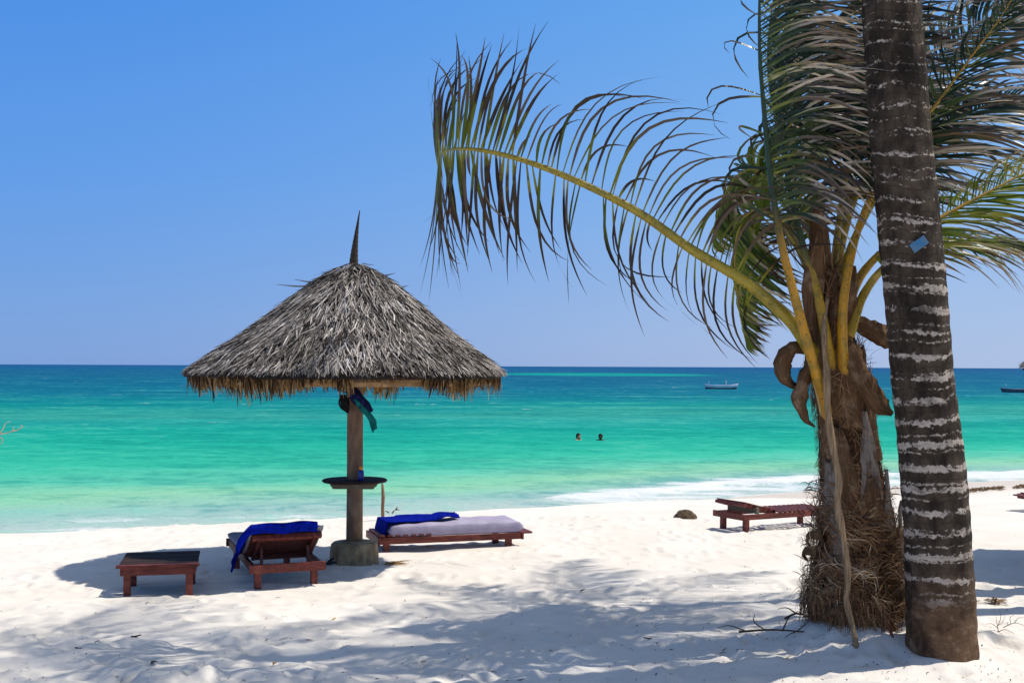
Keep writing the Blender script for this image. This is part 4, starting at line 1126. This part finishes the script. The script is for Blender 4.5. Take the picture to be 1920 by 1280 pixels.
frond(sp_t, PP([(1552, 560, D0 + .25), (1520, 430, D0 + .5), (1480, 320, D0 + .8), (1450, 200, D0 + 1.0), (1440, 90, D0 + 1.2), (1460, -40, D0 + 1.4), (1510, -140, D0 + 1.6)]),
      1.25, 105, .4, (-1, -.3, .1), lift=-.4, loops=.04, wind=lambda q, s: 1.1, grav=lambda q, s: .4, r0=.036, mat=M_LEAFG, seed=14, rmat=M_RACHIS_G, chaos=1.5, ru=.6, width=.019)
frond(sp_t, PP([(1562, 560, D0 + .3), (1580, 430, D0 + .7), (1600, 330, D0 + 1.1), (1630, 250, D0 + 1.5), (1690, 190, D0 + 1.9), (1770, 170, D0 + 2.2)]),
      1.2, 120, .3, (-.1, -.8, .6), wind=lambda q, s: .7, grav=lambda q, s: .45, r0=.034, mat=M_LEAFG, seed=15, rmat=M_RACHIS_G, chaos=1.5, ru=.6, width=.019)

# --- the thick ringed palm in front
D1 = 9.0
tp = [(1766, 1290, 64), (1766, 1245, 63), (1763, 1140, 62.5), (1758, 1020, 60), (1750, 900, 59), (1739, 790, 57.5), (1729, 700, 56.5), (1718, 570, 57), (1707, 450, 57), (1697, 350, 56.5), (1688, 250, 56), (1679, 120, 55), (1671, 0, 53.5), (1662, -140, 52), (1652, -300, 50), (1642, -480, 47), (1632, -660, 44)]
cen1 = catmull([P(a, b, D1) for a, b, c in tp], 330)
zc = [p.z for p in cen1]; z0 = zg(cen1[20].x, D1)
rad1 = np.interp(np.linspace(0, 16, 330), range(17), [c[2] * D1 / F for c in tp])
tr1 = thing('palm_tree', 'thick straight palm trunk ringed with white patches, nearest to the viewer on the right', 'palm tree', (0, 0, 0))
m = MB(); NK = 56; rings = []
for i, p in enumerate(cen1):
    ring = []; h_ = p.z - z0
    ringw = .5 + .9 * math.sin(2 * math.pi * (h_ / .172 + .35 * float(perlin(h_ * .9, 3.3, 51))))
    for k in range(NK):
        a = 2 * math.pi * k / NK
        r_ = rad1[i] * (1 + .012 * (ringw - .5) + .03 * float(perlin(math.cos(a) * 1.4 + 3, math.sin(a) * 1.4 + h_ * 1.3, 52)) + .02 * float(perlin(math.cos(a) * 4, math.sin(a) * 4 + h_ * 5, 53)))
        r_ *= 1 + .05 * math.exp(-max(0, h_ + .02) / .07) * (1 + .6 * math.sin(3 * a + 1))
        ring.append(m.vert(p + Vector((math.cos(a) * r_, math.sin(a) * r_, 0)), (k / NK, h_)))
    rings.append(ring)
for i in range(329):
    for k in range(NK): m.face((rings[i][k], rings[i][(k + 1) % NK], rings[i + 1][(k + 1) % NK], rings[i + 1][k]))
m.face(rings[-1])
tk = m.build('trunk', M_BARK, tr1, True)
# small blue plate nailed to the trunk
pc = P(1723.5, 457.5, D1 - .262); nrm = Vector((.10, -1, .02)).normalized()
e1 = (P(1741, 446, D1 - .262) - P(1707, 469, D1 - .262)).normalized(); e1 = (e1 - nrm * e1.dot(nrm)).normalized(); e2 = nrm.cross(e1)
m = MB(); m.box(pc, (.142, .074, .006), Matrix((e1, e2, nrm)).transposed()); pl = m.build('name_plate', M_TAG, tr1, bevel=.002)
c0 = cen1[-1]
for k in range(10):
    free_frond(tr1, c0 + Vector((0, 0, -.05 + .02 * k)), k * 2.399 + .4, R(62 - 6.2 * (k % 9)) , 3.3 + .35 * ((k * 7) % 4), 100 + k, 1.0 if k < 9 else 1.15, M_LEAF, 64, 1.05, .45)

# --- a third palm, just outside the picture on the right, that throws the big dappled shadow
q3 = Vector((7.0, 12.7, 0)); q3.z = float(hbase(q3.x, q3.y))
pt3 = thing('palm_tree', 'tall palm standing just outside the right edge, seen only by its shadow on the sand', 'palm tree', (0, 0, 0))
c3 = catmull([q3 - Vector((0, 0, .2)), q3 + Vector((.1, 0, 3)), q3 + Vector((-.1, 0, 6)), q3 + Vector((-.35, -.1, 8.8))], 60)
m = MB(); m.tube(c3, list(np.linspace(.2, .13, 60)), 20); m.build('trunk', M_BARK, pt3, True)
for k in range(12):
    free_frond(pt3, c3[-1] + Vector((0, 0, -.1 + .02 * k)), k * 2.399, R(64 - 6.5 * (k % 10)), 3.0 + .3 * ((k * 5) % 4), 200 + k, 1.0, M_LEAFG, 62, 1.05, .4)

# --- and a taller slender one beside it, whose high crown draws the long soft streaks on the left
q4 = Vector((6.6, 11.6, 0)); q4.z = float(hbase(q4.x, q4.y))
pt4 = thing('palm_tree', 'tallest slender palm outside the right edge, seen only by its soft streaky shadow', 'palm tree', (0, 0, 0))
c4 = catmull([q4 - Vector((0, 0, .2)), q4 + Vector((.15, 0, 4)), q4 + Vector((0, -.1, 9)), q4 + Vector((-.6, -.4, 13.6))], 60)
m = MB(); m.tube(c4, list(np.linspace(.2, .12, 60)), 20); m.build('trunk', M_BARK, pt4, True)
for k in range(8):
    free_frond(pt4, c4[-1] + Vector((0, 0, -.1 + .02 * k)), k * 2.399 + 1, R(64 - 6.5 * (k % 10)), 3.2 + .3 * ((k * 5) % 4), 300 + k, 1.0, M_LEAFG, 60, 1.05, .4)

# ------------------------------------------------------------------ small things on the sand
# wooden stake behind the thick trunk
q = GS(1810, 965)
m = MB(); m.box(Vector((P(1809, 944, q.y).x, q.y, q.z + .13)), (.05, .05, .52)); 
tag(m.build('wooden_stake', simple('ochre_wood', srgb(166, 120, 66), srgb(136, 94, 50), 8, .8, .3), None, bevel=.006), 'short ochre wooden stake half hidden behind the thick ringed trunk', 'stake')
# half buried husk
q = GS(1285, 972); m = MB(); NK = 40
rings = []
for i in range(14):
    ph = i / 13 * math.pi / 2; ring = []
    for k in range(NK):
        a = 2 * math.pi * k / NK
        n_ = 1 + .14 * float(perlin(math.cos(a) * 2 + 7, math.sin(a) * 2 + ph * 2, 61)) + .07 * float(perlin(math.cos(a) * 7, math.sin(a) * 7 + ph * 6, 62))
        ring.append(m.vert(q + Vector((.205 * math.cos(a) * math.cos(ph) * n_, .16 * math.sin(a) * math.cos(ph) * n_, -.02 + .17 * math.sin(ph) * n_))))
    rings.append(ring)
for i in range(13):
    for k in range(NK): m.face((rings[i][k], rings[i][(k + 1) % NK], rings[i + 1][(k + 1) % NK], rings[i + 1][k]))
tag(m.build('coconut_husk', M_ROCK, None, True), 'brown rounded husk lying alone on white sand left of the bare slatted lounger', 'coconut husk')

def twig(name, label, base, arms, mat=M_TWIG, cat='twig', group=None):
    m = MB()
    for pts, r_ in arms:
        c = catmull([base + Vector(p) for p in pts], 10); m.tube(c, list(np.linspace(r_, r_ * .35, 10)), 6)
    return tag(m.build(name, mat, None, True), label, cat, group)
q = GS(1490, 1196)
twig('dead_branch', 'dark dry branch with side twigs on the shaded sand left of the shaggy trunk', q, [
    ([(-.45, .05, .02), (-.2, .0, .05), (.05, .03, .03), (.22, .0, .02)], .010), ([(-.1, .0, .04), (-.02, .12, .12), (.08, .2, .16)], .007), ([(-.25, .01, .05), (-.32, .08, .1), (-.30, .12, .15)], .006),
    ([(.02, .02, .03), (.12, .1, .08), (.2, .1, .16)], .006), ([(-.4, .05, .03), (-.52, .1, .06), (-.62, .1, .04)], .006), ([(0, 0, .03), (-.06, -.1, .04), (-.12, -.16, .02)], .006)])
q = GS(1505, 1172)
twig('dead_branch', 'thin arched dry twig on the sand behind the dark branched one', q, [([(-.15, 0, .05), (-.05, .02, .09), (.06, .02, .06), (.16, 0, .01)], .011), ([(-.05, .02, .09), (-.12, .05, .13), (-.2, .05, .12)], .007)])
q = GS(1672, 1196)
twig('root_stub', 'red brown stub of stalk leaning against the foot of the shaggy palm', q, [([(-.06, .10, .26), (-.03, .05, .14), (.0, .0, .02), (.02, -.02, -.03)], .022)], simple('reddish_stalk', srgb(130, 78, 60), srgb(88, 52, 42), 9, .85, .5), 'stalk')
q = GS(1872, 1192)
twig('dry_plant', 'small leafless plant standing in the sand right of the thick ringed trunk', q, [
    ([(0, 0, 0), (-.01, 0, .06), (-.02, 0, .13)], .004), ([(-.01, 0, .05), (.04, .01, .08), (.06, 0, .14)], .003), ([(0, 0, .03), (-.06, 0, .07), (-.1, .02, .06)], .003), ([(0, 0, .0), (.06, 0, .02), (.13, -.02, -.01)], .004), ([(0, 0, .06), (.03, .02, .12), (.02, .02, .19)], .003)], simple('reddish_stem', srgb(150, 110, 88), srgb(110, 76, 60), 9, .9, .3), 'plant')
q = GS(1902, 1182)
twig('dry_plant', 'low dry sprig lying at the right edge of the sand', q, [([(-.1, 0, .01), (0, 0, .05), (.12, .02, .02)], .004), ([(0, 0, .05), (.05, .03, .09), (.1, .03, .09)], .003), ([(-.03, 0, .04), (-.02, .04, .09), (.02, .05, .11)], .003)], M_TWIG, 'plant')
q = GS(1864, 1131); m = MB()
for k in range(130):
    a = rng.uniform(0, 6.28); r_ = abs(rng.gauss(0, .07)); p0 = q + Vector((math.cos(a) * r_ * 1.3, math.sin(a) * r_, .01 + .05 * max(0, 1 - r_ / .12) * rng.random()))
    b = rng.uniform(0, 6.28); l = rng.uniform(.03, .09); d = Vector((math.cos(b), math.sin(b), rng.uniform(-.1, .4)))
    m.ribbon([p0, p0 + d * l * .5, p0 + d * l - Vector((0, 0, .01))], Vector((-d.y, d.x, .4)).normalized(), [.004, .006, .002], .5 + .5 * rng.random())
tag(m.build('seaweed_clump', M_WRACK), 'pale clump of dry seaweed on the sand right of the thick ringed trunk', 'seaweed')

# stray litter and the line of dry weed near the water on the right
m = MB()
for i in range(760):
    px = rng.uniform(-20, 1940); py = 1280 - 290 * rng.random() ** 1.6
    if rng.random() < .35: px, py = rng.uniform(1180, 1930), rng.uniform(1090, 1280)
    p = GS(px, py)
    if shore(p.x) - p.y < 1.5: continue
    p = p + Vector((0, 0, .008)); a = rng.uniform(0, 6.28); l = rng.uniform(.006, .022) * (1 if rng.random() < .88 else 2.4)
    d = Vector((math.cos(a), math.sin(a), rng.uniform(-.1, .5))); w = rng.uniform(.002, .006)
    m.ribbon([p - d * l * .5, p + Vector((0, 0, .004)), p + d * l], Vector((-d.y, d.x, .5)).normalized(), [w * .4, w, w * .3], rng.random() * .8)
tag(m.build('beach_litter', M_LITTER), 'scattered crumbs of leaf and twig over the sand', 'litter', kind='stuff')
m = MB()
for i in range(900):
    px = rng.uniform(1770, 2050); py = np.interp(px, [1700, 1815, 1920, 2050], [935, 922, 914, 906]) + rng.gauss(0, 1.3)
    if float(perlin(px / 26, 1.5, 71)) < -.12: continue
    p = GS(px, py) + Vector((0, 0, .015 + .03 * rng.random())); a = rng.uniform(-.6, .6); l = rng.uniform(.05, .16)
    d = Vector((math.cos(a), math.sin(a), rng.uniform(-.1, .2)))
    m.ribbon([p - d * l * .5, p + Vector((0, 0, .02)), p + d * l * .5], Vector((-d.y, d.x, .6)).normalized(), [.004, .014, .003], rng.random() * .8)
tag(m.build('seaweed_line', M_WRACK), 'brown line of dry seaweed washed up along the beach', 'seaweed', kind='stuff')
def leaf(px, py, label, col, l=.07, w=.028, a=0.3):
    l *= .6; w *= .8
    p = GS(px, py) + Vector((0, 0, .015)); g = []
    for i in range(9):
        q = i / 8; ww = w * math.sin(math.pi * min(.98, q * .92 + .06)); g.append([p + Vector((math.cos(a) * (q - .5) * l * 2 - math.sin(a) * v * ww, math.sin(a) * (q - .5) * l * 2 + math.cos(a) * v * ww, .006 * v * v + .008 * math.sin(q * 3 + px))) for v in (-1, -.5, 0, .5, 1)])
    m = MB(); m.sheet(g, .003); tag(m.build('dry_leaf', simple('leaf_' + str(px), srgb(*col), srgb(*[int(c * .7) for c in col]), 30, .8, .3), None, True), label, 'leaf')
leaf(255, 1198, 'dark curled leaf on the sand straight below the low table', (58, 44, 36))
leaf(147, 1223, 'blackish leaf on the sand, furthest to the left of the fallen leaves', (34, 28, 28), .045, .02)
leaf(626, 1163, 'small bright yellow leaf on the sand below the umbrella foot', (222, 178, 50), .03, .02)
leaf(289, 1255, 'greyish brown leaf at the bottom edge of the sand, lower left', (98, 84, 70), .05, .03, 1.0)
leaf(515, 1245, 'tan leaf on the sand at the bottom, left of the middle', (186, 142, 84), .035, .02, 1.2)
leaf(1092, 1109, 'dark scrap of leaf inside the dappled palm shadow', (36, 30, 28), .05, .02)
leaf(1215, 1200, 'long dark sliver of leaf near the lower edge of the dappled shadow', (44, 36, 32), .07, .014, .2)

# leafless shrub that pokes in at the left edge
q = GS(-70, 1010); dS = q.y
t = thing('bare_shrub', 'leafless bleached shrub whose curled twigs poke in at the left edge', 'shrub', (0, 0, 0))
m = MB(); m.tube(catmull([q - Vector((0, 0, .1)), P(-66, 930, dS), P(-50, 860, dS), P(-20, 830, dS), P(0, 812, dS)], 24), list(np.linspace(.03, .009, 24)), 8); m.build('stem', M_PALETWIG, t, True)
for pix in ([(-4, 814), (10, 812), (22, 808), (27, 799)], [(0, 812), (6, 803), (10, 794), (19, 790)], [(22, 808), (32, 806), (42, 799), (38, 796)], [(-30, 838), (-8, 820), (4, 822), (4, 829), (-4, 834)], [(-50, 860), (-70, 810), (-60, 770)], [(-50, 870), (-100, 830), (-120, 790)]):
    m = MB(); c = catmull([P(a, b, dS + .05 * i) for i, (a, b) in enumerate(pix)], 14); m.tube(c, list(np.linspace(.008, .004, 14)), 6); m.build('branch', M_PALETWIG, t, True)

# ------------------------------------------------------------------ boats
def boat(name, label, px, py, Lb, rz):
    r_ = ray(px, py); d = (WZ - CAMZ) / r_.z; c = CAM + r_ * d
    t = thing(name, label, 'boat', (c.x, c.y, WZ), rz, 'boats moored off the beach')
    N, K = 25, 12
    def section(x):                                   # x -1 (stern) .. 1 (bow)
        w = .62 * (1 - abs(x) ** 2.6) ** .8 + .015; sheer = .50 + .16 * x * x + (.08 * max(0, x) ** 3); keel = -.22 + .30 * max(0, abs(x) - .55) ** 2
        return w, sheer, keel
    hull = MB(); low = MB()
    for mb, a0, a1 in ((low, 0, .50), (hull, .50, 1)):
        for sgn in (-1, 1):
            rows = []
            for i in range(N):
                x = -1 + 2 * i / (N - 1); w, sh, kl = section(x); row = []
                for j in range(7):
                    v = a0 + (a1 - a0) * j / 6
                    row.append(Vector((x * Lb / 2 * (.88 + .12 * v), sgn * w * math.sin(v * math.pi / 2) ** .7, kl + (sh - kl) * v)))
                rows.append(row)
            mb.sheet(rows, .05)
    hull.build('hull', M_HULL, t, True); low.build('hull_bottom', M_HULLD, t, True)
    g = MB(); 
    for sgn in (-1, 1): g.tube([Vector((x * Lb / 2, sgn * section(x)[0], section(x)[1] + .01)) for x in np.linspace(-.99, .99, 25)], .03, 6)
    g.build('gunwale', M_HULL, t, True)
    th = MB()
    for x in (-.5, 0, .45): w, sh, kl = section(x); th.box((x * Lb / 2, 0, sh - .12), (.2, 2 * w - .06, .04))
    th.build('thwart', M_GREYWOOD, t)
    fl = MB(); fl.box((0, 0, -.08), (Lb * .7, .7, .04)); fl.build('floor', M_GREYWOOD, t)
    ms = MB(); ms.tube([(.30 * Lb / 2, 0, -.05), (.30 * Lb / 2, 0, 1.05), (.28 * Lb / 2, 0, 1.25)], [.07, .065, .05], 10); ms.build('mast', M_HULL, t, True)
    ms = MB(); ms.tube([(-.72 * Lb / 2, 0, .1), (-.72 * Lb / 2, 0, .8), (-.72 * Lb / 2, 0, 1.2)], [.03, .028, .02], 8); ms.build('stern_post', M_HULL, t, True)
    bs = MB(); bs.box((.62 * Lb / 2, .05, .56), (.5, .4, .16)); bs.build('bundle', M_MATT_G, t, bevel=.03)
    return t
b1 = boat('wooden_boat', 'pale open wooden boat with two short masts, moored out on the dark blue water', 1352, 729, 5.0, .05)
b2 = copy_tree(b1); r_ = ray(1912, 735.5); b2.location = CAM + r_ * ((WZ - CAMZ) / r_.z); b2.location.z = WZ - .08; b2.rotation_euler = (0, 0, -.04)
b2['label'] = 'dark low boat at the right edge, cut off by the picture'
for ch in b2.children:
    if ch.name.startswith('hull') or ch.name.startswith('gunwale'):
        ch.data = ch.data.copy(); ch.data.materials.clear(); ch.data.materials.append(M_HULLG if 'gun' not in ch.name else M_MATT_G)

# ------------------------------------------------------------------ swimmers
def swimmer(label, px, py, skin, turn, top, seed):
    r_ = ray(px, py); d = (WZ - CAMZ) / r_.z; c = CAM + r_ * d
    t = thing('person', label, 'person', (c.x, c.y, WZ), turn, 'swimmers in the shallow water')
    V = [(0, 0, -.55), (0, 0, -.3), (0, .0, -.08), (0, 0, .01), (0, -.01, .09), (0, -.012, .17), (0, -.008, .235),
         (.15, .0, -.03), (.26, -.06, -.20), (.24, -.25, -.30), (-.15, .0, -.03), (-.27, -.06, -.20), (-.22, -.26, -.28),
         (.09, 0, -.68), (.1, -.03, -1.05), (.1, .0, -1.42), (-.09, 0, -.68), (-.1, -.03, -1.05), (-.1, 0, -1.42), (.1, -.15, -1.47), (-.1, -.15, -1.47)]
    E = [(0, 1), (1, 2), (2, 3), (3, 4), (4, 5), (5, 6), (2, 7), (7, 8), (8, 9), (2, 10), (10, 11), (11, 12), (0, 13), (13, 14), (14, 15), (0, 16), (16, 17), (17, 18), (15, 19), (18, 20)]
    Rd = [.15, .13, .14, .06, .072, .092, .075, .07, .045, .035, .07, .045, .035, .085, .06, .04, .085, .06, .04, .03, .03]
    me = bpy.data.meshes.new('body'); me.from_pydata(V, E, []); o = bpy.data.objects.new('body', me); COL.objects.link(o)
    o.modifiers.new('Skin', 'SKIN'); sb = o.modifiers.new('Sub', 'SUBSURF'); sb.levels = 2; sb.render_levels = 2
    for i, sv in enumerate(me.skin_vertices[0].data): sv.radius = (Rd[i], Rd[i] * (.75 if i in (0, 1, 2) else 1)); sv.use_root = (i == 0)
    dg = bpy.context.evaluated_depsgraph_get(); me2 = bpy.data.meshes.new_from_object(o.evaluated_get(dg))
    bpy.data.objects.remove(o); me2.materials.clear(); me2.materials.append(skin); me2.name = 'body'
    for p_ in me2.polygons: p_.use_smooth = True
    o = bpy.data.objects.new('body', me2); COL.objects.link(o); o.parent = t
    h = MB(); rings = []; 
    for i in range(10):
        ph = -.55 + (math.pi / 2 + .55) * i / 9; ring = []
        for k in range(20):
            a = 2 * math.pi * k / 20; back = .5 + .5 * math.sin(a)
            z_ = math.sin(ph) * .125 if ph > 0 else math.sin(ph) * .2 * back
            ring.append(h.vert((.095 * math.cos(a) * max(.02, math.cos(max(0, ph))), .012 + .104 * math.sin(a) * max(.02, math.cos(max(0, ph))), .17 + z_ + (.05 * (1 - back) if ph < .4 else 0))))
        rings.append(ring)
    for i in range(9):
        for k in range(20): h.face((rings[i][k], rings[i][(k + 1) % 20], rings[i + 1][(k + 1) % 20], rings[i + 1][k]))
    h.build('hair', M_HAIR, t, True)
    f = MB(); 
    f.tube([(0, -.10, .185), (0, -.118, .165), (0, -.122, .145), (0, -.1, .138)], [.008, .011, .014, .008], 8); f.build('nose', skin, t, True)
    if top:
        s = MB(); g = []
        for i in range(12):
            a = math.pi * 2 * i / 11; g.append([Vector((.19 * math.cos(a), .115 * math.sin(a), z_)) for z_ in (-.35, -.2, -.06)])
        s.sheet(g, .02); s.build('swim_shirt', top, t, True)
    return t
swimmer('fair skinned person with dark hair, neck deep, left one of two swimmers', 1084.5, 824, M_SKIN, R(50), None, 1)
swimmer('dark skinned person in a black swim shirt, shoulder deep, right one of two swimmers', 1126, 825, M_SKIN_D, R(-10), M_BLACK, 2)
